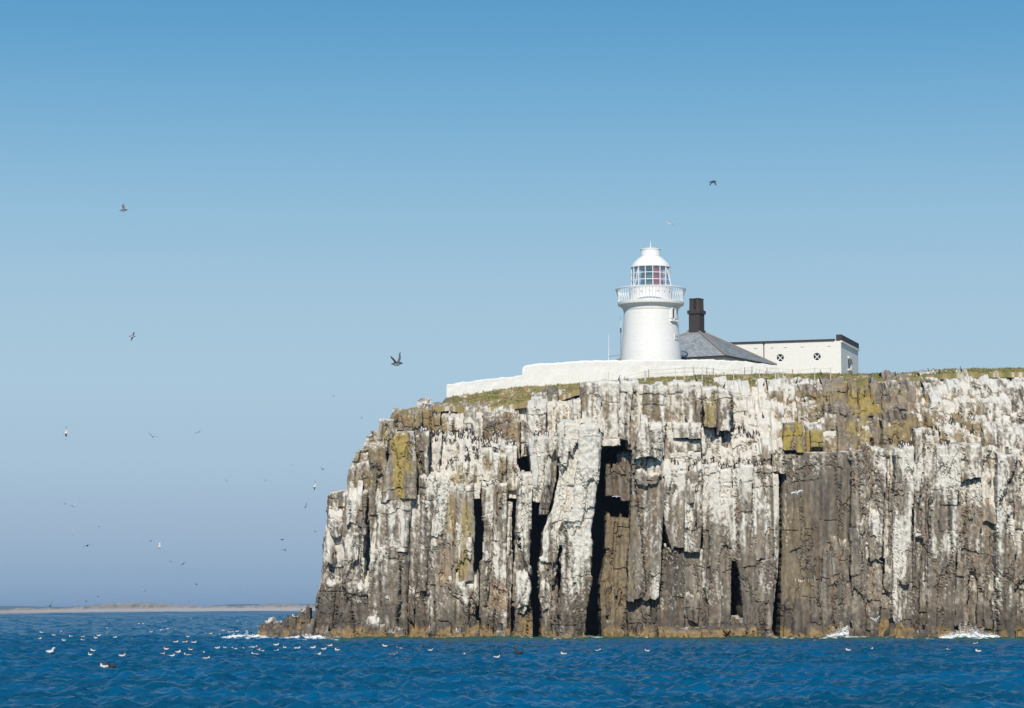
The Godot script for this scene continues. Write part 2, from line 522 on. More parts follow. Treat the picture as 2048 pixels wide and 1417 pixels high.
func shag_standing() -> ArrayMesh:
	var st := new_st()
	loft(st, [[Vector3(-0.24, 0.02, 0), 0.03, 0.012, INK, INK], [Vector3(-0.10, 0.13, 0), 0.07, 0.07, INK, INK], [Vector3(-0.03, 0.25, 0), 0.10, 0.10, INK, INK],
		[Vector3(0.03, 0.40, 0), 0.09, 0.085, INK, INK], [Vector3(0.06, 0.50, 0), 0.045, 0.045, INK, INK], [Vector3(0.06, 0.60, 0), 0.032, 0.034, INK, INK],
		[Vector3(0.07, 0.69, 0), 0.034, 0.04, INK, INK], [Vector3(0.12, 0.715, 0), 0.024, 0.026, INK, INK], [Vector3(0.22, 0.71, 0), 0.005, 0.006, BILL, INK]])
	for s in [-1, 1]:
		st.set_color(INK)
		add_tube(st, [Vector3(-0.03, 0.16, 0.05 * s), Vector3(0.0, 0.0, 0.06 * s), Vector3(0.09, 0.0, 0.08 * s)], [0.035, 0.02, 0.015], 5)
	return done(st)

func gull_standing() -> ArrayMesh:
	var st := new_st()
	loft(st, [[Vector3(-0.26, 0.16, 0), 0.02, 0.012, INK, INK], [Vector3(-0.14, 0.18, 0), 0.06, 0.05, SNOW, GREY], [Vector3(-0.02, 0.20, 0), 0.085, 0.08, SNOW, GREY],
		[Vector3(0.07, 0.24, 0), 0.065, 0.065, SNOW, GREY], [Vector3(0.11, 0.31, 0), 0.04, 0.045, SNOW, SNOW], [Vector3(0.14, 0.36, 0), 0.042, 0.042, SNOW, SNOW],
		[Vector3(0.18, 0.36, 0), 0.025, 0.025, SNOW, SNOW], [Vector3(0.235, 0.35, 0), 0.004, 0.006, BILL, BILL]])
	for s in [-1, 1]:
		st.set_color(INK)
		add_tube(st, [Vector3(-0.01, 0.14, 0.03 * s), Vector3(0.0, 0.0, 0.035 * s), Vector3(0.06, 0.0, 0.045 * s)], [0.015, 0.01, 0.01], 5)
	return done(st)

func bird_floating(top: Color, head: Color, low: Color) -> ArrayMesh:
	var st := new_st()
	loft(st, [[Vector3(-0.24, 0.10, 0), 0.02, 0.012, top, top], [Vector3(-0.15, 0.06, 0), 0.075, 0.055, low, top], [Vector3(-0.02, 0.045, 0), 0.10, 0.085, low, top],
		[Vector3(0.09, 0.06, 0), 0.075, 0.075, low, top], [Vector3(0.135, 0.13, 0), 0.042, 0.045, low, head], [Vector3(0.155, 0.19, 0), 0.038, 0.04, head, head],
		[Vector3(0.19, 0.215, 0), 0.03, 0.03, head, head], [Vector3(0.27, 0.20, 0), 0.004, 0.006, head, head]], 8, 0.35)
	return done(st)

func bird_body(top: Color, head: Color, low: Color) -> ArrayMesh:
	var st := new_st()
	loft(st, [[Vector3(-0.20, 0.0, 0), 0.05, 0.006, top, top], [Vector3(-0.13, 0.0, 0), 0.04, 0.025, low, top], [Vector3(-0.05, -0.005, 0), 0.07, 0.06, low, top],
		[Vector3(0.05, 0.0, 0), 0.072, 0.065, low, top], [Vector3(0.12, 0.012, 0), 0.05, 0.048, low, top], [Vector3(0.165, 0.02, 0), 0.036, 0.036, head, head],
		[Vector3(0.20, 0.018, 0), 0.022, 0.022, head, head], [Vector3(0.26, 0.008, 0), 0.004, 0.005, head, head]])
	return done(st)

func wing_mesh(span: float, bend: float, top: Color, low: Color, tip: Color) -> ArrayMesh:
	# a right wing from the shoulder out along +z, bent at the wrist, with thickness
	var st := new_st()
	var n := 7
	var pts := []
	for i in n + 1:
		var t := float(i) / n
		var chord := span * (0.30 - 0.10 * t) * (1.0 if t < 0.75 else lerpf(1.0, 0.12, (t - 0.75) / 0.25))
		var lead := span * (0.10 * sin(minf(t / 0.45, 1.0) * PI * 0.5) - 0.34 * maxf(0.0, t - 0.45))
		var y := span * (0.10 * sin(t * PI * 0.7) + bend * maxf(0.0, t - 0.45))
		pts.append([Vector3(lead, y, span * t), Vector3(lead - chord, y - 0.01, span * t), t])
	for i in n:
		var a = pts[i]
		var b = pts[i + 1]
		var th := Vector3(0, 0.016 * (1.0 - a[2]) + 0.004, 0)
		var tc: Color = tip if a[2] > 0.8 else top
		var bc: Color = tip if a[2] > 0.8 else low
		st.set_color(tc)
		quad(st, a[0], b[0], b[1], a[1])
		st.set_color(bc)
		quad(st, a[1] - th * 0.2, b[1] - th * 0.2, b[0] - th, a[0] - th)
		st.set_color(tc)
		quad(st, a[0] - th, b[0] - th, b[0], a[0])
	return done(st)

var bird_meshes := {}
func flying(px: float, py: float, span_px: float, kind: String, yaw: float, roll: float, tilt: float, lift: float, label: String, group: String, dist := 0.0):
	var real := 0.98 if kind == "gull" else 0.70
	var dd := dist if dist > 0.0 else real * F / span_px
	var sc := 1.0
	if dist > 0.0: sc = clampf(span_px * dist / F / real, 0.7, 1.3)
	var o := base("flying_gull" if kind == "gull" else "flying_auk", at(px, py, dd))
	tag(o, label, "gull" if kind == "gull" else "auk", group)
	o.rotation = Vector3(deg_to_rad(-roll), deg_to_rad(yaw), deg_to_rad(tilt))
	o.scale = Vector3.ONE * sc
	part(o, "body", bird_meshes[kind + "_body"], vmat)
	for s in [-1, 1]:
		var w := part(o, "wing", bird_meshes[kind + ("_wing_up" if lift > 20 else "_wing")], vmat)
		w.position = Vector3(0.06, 0.03, 0.045 * s)
		var b := Basis(Vector3.RIGHT, deg_to_rad(-lift))
		if s < 0: b = Basis.from_scale(Vector3(1, 1, -1)) * b
		w.basis = b

func perch(px: float, py: float, kind: String, label: String, group: String, backward := 0.0):
	# stand on the rock top nearest to that spot of the cliff
	var best = null
	var bd := 1e9
	for t in tops:
		var x: float = (px - CX) / F * (D0 + t.d)
		var p: PackedVector3Array = t.p
		if x < p[0].x + 0.1 or x > p[p.size() - 1].x - 0.1: continue
		var k := clampi(int((x - p[0].x) / (p[p.size() - 1].x - p[0].x) * (p.size() - 1)), 0, p.size() - 1)
		var y := at(px, py, D0 + t.d).y
		var dy := absf(p[k].y - y)
		if dy < bd:
			bd = dy
			best = [t, k]
	if best == null or bd > 1.6: return null
	var tt = best[0]
	var row := 1
	while row < tt.nb and tt.p[best[1]].z - tt.all[row * tt.n + best[1]].z < backward + 0.22: row += 1
	var p0: Vector3 = tt.all[(row - 1) * tt.n + best[1]]
	var p1: Vector3 = tt.all[row * tt.n + best[1]]
	var want: float = backward + 0.22 - (tt.p[best[1]].z - p0.z)
	var f := clampf(want / maxf(0.01, p0.z - p1.z), 0, 1)
	return bird_at(p0.lerp(p1, f), kind, label, group)

func bird_at(p: Vector3, kind: String, label: String, group: String):
	var o := MeshInstance3D.new()
	o.mesh = bird_meshes[kind]
	o.material_override = vmat
	o.name = numbered({"auk": "guillemot", "shag": "shag", "gull": "perched_gull"}[kind])
	add_child(o)
	o.position = p + Vector3(0, -0.015, 0)
	o.rotation.y = rng.randf() * TAU if kind != "shag" else rng.randf_range(-0.7, 0.7) + (PI if rng.randf() < 0.5 else 0.0)
	o.scale = Vector3.ONE * (rng.randf_range(1.0, 1.22) if kind != "shag" else rng.randf_range(0.7, 0.9))
	tag(o, label, {"auk": "guillemot", "shag": "shag", "gull": "gull"}[kind], group)
	return o

# ------------------------------------------------------------------ scene
func _ready():
	rng.seed = 71
	# camera
	var cam := Camera3D.new()
	cam.name = "camera"
	cam.position = Vector3(0, EYE, 0)
	cam.rotation.x = pitch
	cam.fov = rad_to_deg(2.0 * atan(CY / F))
	cam.near = 1.0
	cam.far = 40000.0
	add_child(cam)
	cam.current = true
	# sky: a clear day, paler some way above a dusky horizon
	var stops := [[-90.0, Color(0.05, 0.10, 0.16)], [-0.6, Color(0.13, 0.22, 0.33)], [0.0, Color(0.235, 0.365, 0.525)], [1.5, Color(0.335, 0.460, 0.610)], [3.3, Color(0.395, 0.545, 0.680)], [5.0, Color(0.405, 0.580, 0.712)], [6.8, Color(0.370, 0.560, 0.710)],
		[8.8, Color(0.290, 0.510, 0.695)], [10.6, Color(0.205, 0.440, 0.662)], [12.3, Color(0.135, 0.370, 0.618)], [14.0, Color(0.093, 0.312, 0.575)], [18.0, Color(0.062, 0.255, 0.520)], [35.0, Color(0.048, 0.205, 0.460)], [90.0, Color(0.040, 0.150, 0.370)]]
	var img := Image.create(64, 2048, false, Image.FORMAT_RGBF)
	for r in 2048:
		var el := 90.0 - (r + 0.5) * 180.0 / 2048.0
		var c := Color.BLACK
		for i in stops.size() - 1:
			if el >= stops[i][0] and el <= stops[i + 1][0]:
				var f: float = (el - stops[i][0]) / (stops[i + 1][0] - stops[i][0])
				c = stops[i][1].lerp(stops[i + 1][1], f)
		img.fill_rect(Rect2i(0, r, 64, 1), c)
	var psm := PanoramaSkyMaterial.new()
	psm.panorama = ImageTexture.create_from_image(img)
	var sky := Sky.new()
	sky.sky_material = psm
	var env := Environment.new()
	env.background_mode = Environment.BG_SKY
	env.sky = sky
	env.tonemap_mode = Environment.TONE_MAPPER_LINEAR
	env.tonemap_exposure = 1.0
	env.sdfgi_enabled = true
	env.ssao_enabled = true
	env.ssil_enabled = true
	env.fog_enabled = true
	env.fog_density = 0.00006
	env.fog_light_color = Color(0.72, 0.82, 0.95)
	var we := WorldEnvironment.new()
	we.name = "world"
	we.environment = env
	add_child(we)
	# sun: behind the boat, a little to the left
	var sun := DirectionalLight3D.new()
	sun.name = "sun"
	var az := deg_to_rad(5.0)
	var el := deg_to_rad(36.0)
	add_child(sun)
	sun.look_at_from_position(Vector3(-sin(az) * cos(el), sin(el), cos(az) * cos(el)) * 100.0, Vector3.ZERO)
	sun.light_energy = 1.34
	sun.light_color = Color(1.0, 0.965, 0.90)
	sun.light_angular_distance = 0.5
	sun.shadow_enabled = true

	for s in [[n_big, 5, 0.16, 3], [n_mid, 8, 0.55, 4], [n_fine, 13, 1.7, 3]]:
		s[0].seed = s[1]
		s[0].frequency = s[2]
		s[0].fractal_octaves = s[3]
	for n in [n_cell, n_edge]:
		n.noise_type = FastNoiseLite.TYPE_CELLULAR
		n.seed = 21
		n.frequency = 0.62
		n.cellular_jitter = 0.9
		n.fractal_type = FastNoiseLite.FRACTAL_NONE
		n.domain_warp_enabled = true
		n.domain_warp_amplitude = 0.5
		n.domain_warp_frequency = 0.6
	n_cell.cellular_return_type = FastNoiseLite.RETURN_CELL_VALUE
	n_edge.cellular_return_type = FastNoiseLite.RETURN_DISTANCE2_SUB

	rock_mat = StandardMaterial3D.new()
	rock_mat.vertex_color_use_as_albedo = true
	rock_mat.roughness = 0.92
	vmat = StandardMaterial3D.new()
	vmat.vertex_color_use_as_albedo = true
	vmat.roughness = 0.8
	M.white = tri_mat(Color(0.74, 0.735, 0.715), Color(0.84, 0.835, 0.82), 0.012, 0.35, 0.75, 0.25)
	M.rough_white = tri_mat(Color(0.68, 0.675, 0.65), Color(0.84, 0.835, 0.815), 0.02, 0.5, 0.9, 0.8, 5)
	M.paint = mat(Color(0.80, 0.80, 0.79), 0.4)
	M.black = mat(Color(0.028, 0.024, 0.023), 0.6)
	M.tar = tri_mat(Color(0.030, 0.024, 0.024), Color(0.062, 0.050, 0.048), 0.02, 0.6, 0.75, 0.4, 8)
	M.hip = tri_mat(Color(0.20, 0.17, 0.14), Color(0.33, 0.29, 0.24), 0.03, 0.8, 0.85, 0.4, 9)
	M.post = tri_mat(Color(0.20, 0.17, 0.145), Color(0.34, 0.31, 0.28), 0.03, 1.5, 0.9, 0.0, 11)
	M.pale_post = mat(Color(0.55, 0.53, 0.50), 0.9)
	M.wire = mat(Color(0.25, 0.25, 0.25), 0.5, 0.6)
	M.foam = mat(Color(0.82, 0.84, 0.85), 0.8)
	M.glass = StandardMaterial3D.new()
	M.glass.albedo_color = Color(0.55, 0.72, 0.82, 0.22)
	M.glass.transparency = BaseMaterial3D.TRANSPARENCY_ALPHA
	M.glass.roughness = 0.04
	M.red = StandardMaterial3D.new()
	M.red.albedo_color = Color(0.78, 0.05, 0.09, 0.72)
	M.red.transparency = BaseMaterial3D.TRANSPARENCY_ALPHA
	M.red.roughness = 0.1
	M.lens = mat(Color(0.10, 0.16, 0.14), 0.15)
	M.dark_glass = mat(Color(0.020, 0.028, 0.034), 0.08)

	make_sea()
	make_coast()
	make_cliff()
	make_land()
	make_lighthouse()
	make_house()
	make_long_building()
	make_wall_and_fence()
	make_birds()
	make_foam()

func make_sea():
	var r2 := RandomNumberGenerator.new()
	r2.seed = 4
	# [kx, kz, phase, amplitude, crested]
	for w in [[11.0, 0.05, 0], [6.0, 0.03, 0], [3.6, 0.030, 1], [2.6, 0.026, 1], [2.0, 0.028, 1], [1.6, 0.030, 1], [1.25, 0.034, 1], [0.95, 0.028, 1], [0.7, 0.020, 0], [1.8, 0.036, 0], [2.3, 0.032, 0], [1.4, 0.030, 0]]:
		var a := r2.randf_range(-1.25, 1.25) + 1.57 + (0.5 if r2.randf() < 0.4 else 0.0)
		var k: float = TAU / w[0]
		waves.append([k * cos(a), k * sin(a), r2.randf() * TAU, w[1], w[2]])
	var ds := []
	var d := 30.0
	while d < 60.0:
		ds.append(d); d += 2.0
	while d < 262.0:
		ds.append(d); d += 0.26 + 0.0006 * d
	while d < 900.0:
		ds.append(d); d *= 1.011
	while d < 30000.0:
		ds.append(d); d *= 1.12
	var nc := 360
	var vs := PackedVector3Array()
	var ns := PackedVector3Array()
	var cs := PackedColorArray()
	var ix := PackedInt32Array()
	for i in ds.size():
		var dd: float = ds[i]
		var amp := 1.0 if dd < 262.0 else clampf(1.5, 1.0, 1.6)
		for j in nc + 1:
			var t := -1.0 + 2.0 * j / nc
			var x := dd * (0.225 * t + 0.15 * pow(t, 5.0)) if dd < 900.0 else dd * (0.225 * t + 0.15 * pow(t, 5.0)) * lerpf(1.0, 4.0, clampf((dd - 900.0) / 4000.0, 0, 1))
			var h := 0.0
			if dd < 900.0: h = sea_h(x, -dd)
			elif dd < 6000.0: h = 0.35 * n_mid.get_noise_2d(j * 7.0, i * 9.0)
			vs.append(Vector3(x, h * amp, -dd))
			var px := CX + x / dd * F
			var c := Color(0.0, 0.098, 0.215)
			var pn := n_big.get_noise_2d(x * 0.5, dd * 0.6)
			c = c.lerp(Color(0.0, 0.068, 0.140), clampf(0.5 + pn * 1.8, 0, 1))
			# shallow green water over the rock at the foot of the cliff
			if dd > 205.0 and dd < 275.0 and px > 640.0:
				var shoal := smoothstep(212.0, 226.0, dd + 9.0 * pn + 5.0 * n_mid.get_noise_2d(x * 0.4, dd * 0.3))
				c = c.lerp(Color(0.034, 0.105, 0.085), shoal * 0.9)
				# foam lines
				var fz := 0.0
				for f in [[1540, 1790, 243.0, 0.95], [1790, 2100, 236.0, 0.9], [1270, 1330, 241.0, 0.7], [1040, 1220, 243.0, 0.55]]:
					if px > f[0] and px < f[1]:
						fz = f[3] * clampf(1.0 - absf(dd - f[2]) / 7.0, 0, 1)
				if fz > 0.0:
					var fo := n_mid.get_noise_2d(x * 0.9, dd * 0.45) + 0.5 * n_fine.get_noise_2d(x, dd * 0.6)
					c = c.lerp(Color(0.75, 0.78, 0.78), smoothstep(0.42, 0.56, fo + fz * 0.42))
			if px > 440.0 and px < 680.0 and dd > 226.0 and dd < 247.0:
				var fo2 := n_mid.get_noise_2d(x * 0.8, dd * 0.4) + 0.5 * n_fine.get_noise_2d(x, dd * 0.6)
				c = c.lerp(Color(0.75, 0.78, 0.78), smoothstep(0.30, 0.45, fo2 + 0.42 * (1.0 - absf(dd - 239.0) / 8.0)))
			cs.append(c)
	var w := nc + 1
	for i in ds.size():
		for j in w:
			var i0 := maxi(i - 1, 0)
			var i1 := mini(i + 1, ds.size() - 1)
			var j0 := maxi(j - 1, 0)
			var j1 := mini(j + 1, nc)
			var a := vs[i * w + j1] - vs[i * w + j0]
			var b := vs[i1 * w + j] - vs[i0 * w + j]
			var n := a.cross(b).normalized()
			if n.y < 0.0: n = -n
			if ds[i] > 262.0 and ds[i] < 8000.0:
				# too coarse here to hold the chop: its own slope instead
				var q := vs[i * w + j]
				var h0 := sea_h(q.x, q.z)
				n = Vector3(h0 - sea_h(q.x + 0.25, q.z), 0.25, h0 - sea_h(q.x, q.z + 0.25)).normalized()
			ns.append(n)
	for i in ds.size() - 1:
		for j in nc:
			var a := i * w + j
			ix.append_array([a, a + w, a + w + 1, a, a + w + 1, a + 1])
	var arr := []
	arr.resize(Mesh.ARRAY_MAX)
	arr[Mesh.ARRAY_VERTEX] = vs
	arr[Mesh.ARRAY_NORMAL] = ns
	arr[Mesh.ARRAY_COLOR] = cs
	arr[Mesh.ARRAY_INDEX] = ix
	var am := ArrayMesh.new()
	am.add_surface_from_arrays(Mesh.PRIMITIVE_TRIANGLES, arr)
	var m := StandardMaterial3D.new()
	m.vertex_color_use_as_albedo = true
	m.roughness = 0.24
	m.metallic_specular = 0.13
	m.uv1_triplanar = true
	m.uv1_world_triplanar = true
	m.uv1_scale = Vector3(0.11, 0.11, 0.16)
	m.normal_enabled = true
	m.normal_texture = noise_tex(0.03, 6, Color.BLACK, Color.WHITE, true, 8.0)
	m.normal_scale = 0.9
	var o := part(self, "sea", am, m)
	tag(o, "deep blue choppy sea with small waves", "sea", "", "structure")

func make_coast():
	# a low sandy shore with dunes; nearer at the left
	var st := new_st()
	var nx := 220
	var prev := []
	for i in nx + 1:
		var t := float(i) / nx
		var px := -300.0 + t * 1300.0
		var shore := lerpf(1350.0, 4200.0, clampf((px - 0.0) / 640.0, 0, 1.4))
		if px < 0: shore = 1350.0 + px * 0.6
		var hump := 2.0 + 3.2 * exp(-pow((px - 290.0) / 75.0, 2.0)) * 1.3 + 2.0 * exp(-pow((px - 215.0) / 40.0, 2.0)) + 2.4 * exp(-pow((px - 565.0) / 60.0, 2.0)) + 1.2 * n_mid.get_noise_1d(px * 0.06) + 0.8 * n_mid.get_noise_1d(px * 0.25)
		var k := shore / F
		var col := []
		for r in 7:
			var f := [0.0, 0.15, 0.32, 0.5, 0.72, 1.0, 1.4][r] as float
			var hp := [-0.8, 3.0, 5.0, 6.0 + hump * 0.8, 6.0 + hump * 1.5, 5.0 + hump * 2.2, 0.0][r] as float
			hp += 0.6 * n_fine.get_noise_2d(px * 0.2, r * 3.0) * (1 if r > 1 else 0)
			var dd := shore * (1.0 + f * 0.10)
			var x := (px - CX) / F * dd
			col.append([Vector3(x, hp * k * 1.05, -dd), Color(0.58, 0.48, 0.40) if r < 3 else Color(0.44, 0.37, 0.30).lerp(Color(0.24, 0.22, 0.15), clampf(0.45 + n_mid.get_noise_2d(px * 0.3, r * 5.0) * 1.6, 0, 1))])
		if i > 0:
			for r in 6:
				for q in [[prev, r], [prev, r + 1], [col, r + 1], [prev, r], [col, r + 1], [col, r]]:
					st.set_color(q[0][q[1]][1])
					st.add_vertex(q[0][q[1]][0])
		prev = col
	var o := part(self, "coast", done(st), rock_mat)
	tag(o, "far low sandy shore with grassy dunes on the horizon", "coast", "", "structure")
	# blue hills far behind the shore
	var hs := new_st()
	var pp := []
	for i in 121:
		var px := -400.0 + i * 12.5
		var dd := 11000.0
		var k := dd / F
		var y := (7.0 + 4.5 * smoothstep(330.0, 430.0, px) + 2.5 * n_mid.get_noise_1d(px * 0.02) + 1.0 * n_mid.get_noise_1d(px * 0.1)) * k
		var c := [Vector3((px - CX) / F * dd, -3.0, -dd), Vector3((px - CX) / F * dd, y * 0.6, -dd - 300), Vector3((px - CX) / F * dd, y, -dd - 900), Vector3((px - CX) / F * dd, 0, -dd - 3000)]
		if i > 0:
			for r in 3:
				hs.set_color(Color(0.055, 0.075, 0.05))
				quad(hs, pp[r], pp[r + 1], c[r + 1], c[r])
		pp = c
	var h := part(self, "hills", done(hs), rock_mat)
	tag(h, "faint blue hills behind the sandy shore", "hills", "", "structure")
	for s in [[554.0, 1207.0, "thin red mast standing behind the far dunes"], [611.0, 1210.0, "short red mast behind the dunes beside the cliff"]]:
		var dd := 4900.0
		var foot := at(s[0], 1219.5, dd)
		var top := at(s[0], s[1], dd)
		var b := base("red_mast", foot)
		tag(b, s[2], "mast")
		var hgt := top.y - foot.y
		part(b, "shaft", tube([Vector3.ZERO, Vector3(0, hgt * 0.85, 0)], [1.1, 0.7], 8), mat(Color(0.42, 0.10, 0.07), 0.8))
		part(b, "top", tube([Vector3(0, hgt * 0.85, 0), Vector3(0, hgt, 0)], [0.9, 0.5], 8), mat(Color(0.30, 0.07, 0.06), 0.8))

func make_cliff():
	cliff = base("cliff", Vector3.ZERO)
	tag(cliff, "tall basalt sea cliff of jointed columns streaked with white guano", "cliff", "", "structure")
	# the solid rock behind the columns
	var st := new_st()
	var prev := []
	for i in 66:
		var px := 682.0 + i * 22.0
		var ty: float = land_at(px)[0] + 14.0 if px > 790 else lerpf(1010.0, 870.0, (px - 682.0) / 108.0)
		var top := at(px, ty, D0 + 16.0)
		var c := [Vector3(top.x, -1.0, -(D0 + 15.0)), Vector3(top.x, top.y * 0.5, -(D0 + 15.5)), top]
		if i > 0:
			st.set_color(Color(0.19, 0.158, 0.125))
			for r in 2: quad(st, prev[r], prev[r + 1], c[r + 1], c[r])
		prev = c
	part(cliff, "rock_core", done(st), rock_mat)
	var P := cliff
	var C := "rock_column"
	var B := "rock_block"
	# ---- the stepped left end
	rock(P, C, [[986,657,700],[1040,653,698],[1085,646,690],[1160,641,690],[1190,631,692],[1270,618,695]], 0.5, {"dl": 0.9, "dr": -0.2})
	rock(P, C, [[982,688,738],[1080,684,728],[1160,686,726],[1270,690,745]], 0.0, {})
	rock(P, C, [[1168,640,735],[1230,632,738],[1270,622,740]], -0.5, {"rough": 1.3, "slope": 0.8})
	rock(P, B, [[936,693,716],[1000,688,718]], 1.0, {"dl": 0.4})
	rock(P, B, [[928,712,742],[1000,714,744]], 1.3, {})
	rock(P, B, [[905,711,740],[950,697,742]], 2.0, {})
	rock(P, B, [[880,727,748],[920,715,750]], 2.8, {})
	rock(P, B, [[868,742,770],[930,738,772]], 2.6, {})
	rock(P, B, [[848,757,785],[885,750,787]], 2.6, {"slope": 0.2})
	rock(P, B, [[865,768,796],[930,766,798]], 2.2, {})
	rock(P, B, [[826,784,815],[868,778,818]], 5.2, {"slope": 0.3})
	rock(P, B, [[832,812,842],[880,810,845]], 4.2, {"slope": 0.3})
	rock(P, C, [[890,738,770],[960,738,776],[1060,742,770],[1270,738,768]], 0.9, {"rough": 1.2})
	rock(P, C, [[868,792,826],[890,784,829],[940,768,832],[1000,760,832]], -0.3, {"back": 6.0, "rough": 0.7, "jag": 0.25})
	rock(P, C, [[990,757,822],[1095,748,818],[1110,748,816]], 0.5, {"rough": 0.8})
	rock(P, C, [[1092,742,814],[1170,738,812],[1270,736,812]], 0.0, {"rough": 1.2, "slope": 0.6})
	rock(P, C, [[868,828,858],[960,832,858],[1010,818,852]], 1.3, {})
	rock(P, C, [[995,815,846],[1100,812,842],[1270,808,842]], 0.9, {"tone": 0.8})
	rock(P, C, [[958,842,872],[1095,842,866],[1270,838,862]], 0.4, {})
	rock(P, C, [[966,866,898],[1095,862,890],[1270,858,884]], 0.0, {})
	# ledges above with the great flock
	tiers(P, 845, 1062, [[812, 836, 8.2], [830, 892, 5.8]])
	tiers(P, 850, 1012, [[893, 930, 3.2]], {"slope": 0.8})
	tiers(P, 855, 915, [[944, 985, 1.7]], {"slope": 0.7})
	rock(P, B, [[926,912,926],[990,912,925]], 1.2, {"jag": 0.2})
	tiers(P, 922, 962, [[928, 985, 1.8]], {"slope": 0.8})
	rock(P, C, [[900,960,986],[958,962,987]], 1.8, {"rough": 0.7})
	rock(P, C, [[905,984,1014],[985,984,1014]], 1.4, {"rough": 0.7})
	rock(P, C, [[898,1010,1036],[985,1012,1034]], 1.9, {})
	rock(P, C, [[968,888,914],[1060,890,912],[1168,885,914]], 0.0, {"rough": 0.6})
	rock(P, C, [[972,913,948],[1060,912,948],[1165,918,948]], -0.35, {"rough": 0.55})
	rock(P, C, [[1168,878,930],[1200,876,940],[1275,876,938]], -0.9, {"rough": 0.9, "slope": 0.9, "tone": 1.0})
	rock(P, C, [[1175,926,954],[1275,930,954]], -0.3, {"slope": 0.9})
	rock(P, C, [[968,944,962],[1000,946,960]], 0.7, {})
	rock(P, C, [[958,962,990],[1062,966,988],[1120,962,990],[1275,957,986]], 0.0, {"back": 9.0})
	rock(P, C, [[968,986,1014],[1070,986,1012],[1275,984,1016]], 0.3, {"back": 9.0})
	rock(P, C, [[1000,1011,1024],[1270,1012,1022]], 0.7, {"back": 9.0, "rough": 0.7})
	rock(P, C, [[950,1040,1068],[1012,1032,1062],[1150,1029,1062],[1270,1025,1066]], -0.3, {"back": 12.0})
	rock(P, C, [[948,1008,1042],[1000,1012,1034]], 2.4, {})
	# tall pale slab, the deep cleft under it, the bright bulk beside it
	rock(P, C, [[872,1056,1090],[960,1064,1090],[1005,1066,1082]], -0.3, {"back": 12.0, "rough": 0.5, "dr": 0.1, "white": 0.15})
	rock(P, C, [[868,1088,1118],[960,1088,1112],[1030,1078,1096]], -0.2, {"back": 12.0, "rough": 0.5, "dr": 1.6})
	tiers(P, 1060, 1150, [[806, 880, 3.8], [792, 812, 6.0]], {"back": 6.0})
	rock(P, C, [[800,1146,1163],[875,1148,1162]], 1.3, {"tone": 0.7, "rough": 0.6})
	rock(P, C, [[848,1118,1164],[900,1120,1164],[950,1118,1162],[1010,1104,1150],[1060,1084,1130],[1160,1082,1108],[1270,1083,1106]], -0.2, {"back": 12.0, "rough": 1.3})
	rock(P, C, [[846,1158,1202],[900,1160,1200],[1000,1148,1192],[1060,1122,1180],[1165,1122,1182],[1230,1118,1168]], -0.7, {"back": 12.0, "rough": 1.4})
	rock(P, C, [[1160,1100,1116],[1270,1100,1108]], 0.8, {"back": 9.0})
	rock(P, C, [[1222,1108,1172],[1270,1104,1166]], -0.3, {"back": 11.0, "slope": 0.8})
	# the rock over the cave
	rock(P, C, [[770,1162,1200],[860,1164,1204]], 0.9, {"back": 7.0})
	rock(P, C, [[768,1198,1240],[850,1200,1240],[888,1204,1238]], 1.0, {"back": 13.0, "white": 0.1})
	rock(P, C, [[768,1238,1262],[884,1236,1260]], 1.3, {"back": 13.0})
	rock(P, C, [[766,1260,1292],[850,1258,1290],[892,1258,1282]], 1.2, {"back": 13.0, "tone": 1.0})
	# inside the cave
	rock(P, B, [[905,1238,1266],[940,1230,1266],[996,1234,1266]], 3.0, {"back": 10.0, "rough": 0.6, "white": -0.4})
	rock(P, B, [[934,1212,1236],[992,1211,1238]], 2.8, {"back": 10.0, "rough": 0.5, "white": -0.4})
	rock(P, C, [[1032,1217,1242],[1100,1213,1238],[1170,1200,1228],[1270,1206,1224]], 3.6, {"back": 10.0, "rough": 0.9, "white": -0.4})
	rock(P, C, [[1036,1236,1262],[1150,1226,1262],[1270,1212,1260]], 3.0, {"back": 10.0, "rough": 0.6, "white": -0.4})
	# the big pillar right of the cave
	rock(P, C, [[766,1288,1330],[860,1286,1330]], 1.2, {"back": 8.0})
	rock(P, B, [[848,1284,1326],[880,1277,1328],[928,1268,1325]], -0.9, {"back": 8.0, "slope": 0.5, "jag": 0.8})
	rock(P, C, [[900,1264,1328],[1000,1262,1328],[1130,1256,1322],[1208,1256,1318]], -0.3, {"back": 12.0, "rough": 0.7, "jag": 0.9})
	rock(P, C, [[1218,1256,1300],[1275,1257,1302]], 0.9, {"back": 10.0, "slope": 0.7})
	rock(P, C, [[1130,1296,1328],[1275,1296,1322]], 1.3, {"back": 10.0})
	# jointed grey wall with ledges
	rock(P, C, [[768,1326,1368],[850,1326,1366]], 1.4, {"back": 7.0})
	rock(P, C, [[766,1364,1404],[852,1362,1404]], 1.7, {"back": 7.0})
	rock(P, C, [[846,1326,1350],[940,1324,1350]], 0.8, {"back": 6.0})
	rock(P, B, [[846,1346,1404],[878,1346,1404]], 0.5, {"back": 6.0, "rough": 0.6, "jag": 0.15})
	rock(P, B, [[876,1346,1404],[904,1346,1404]], 0.55, {"back": 6.0, "rough": 0.6, "jag": 0.15})
	rock(P, B, [[903,1342,1404],[940,1342,1404]], 0.6, {"back": 6.0, "rough": 0.6, "jag": 0.15})
	rock(P, C, [[938,1328,1372],[1000,1328,1372],[1050,1332,1372],[1100,1346,1372]], -0.3, {"back": 7.0, "rough": 0.7, "slope": 0.6})
	rock(P, C, [[940,1370,1404],[1040,1370,1405],[1100,1370,1400]], -0.4, {"back": 7.0, "rough": 0.6, "slope": 0.6})
	rock(P, C, [[1098,1328,1368],[1180,1325,1370],[1275,1318,1372]], 0.3, {"back": 8.0, "rough": 0.8})
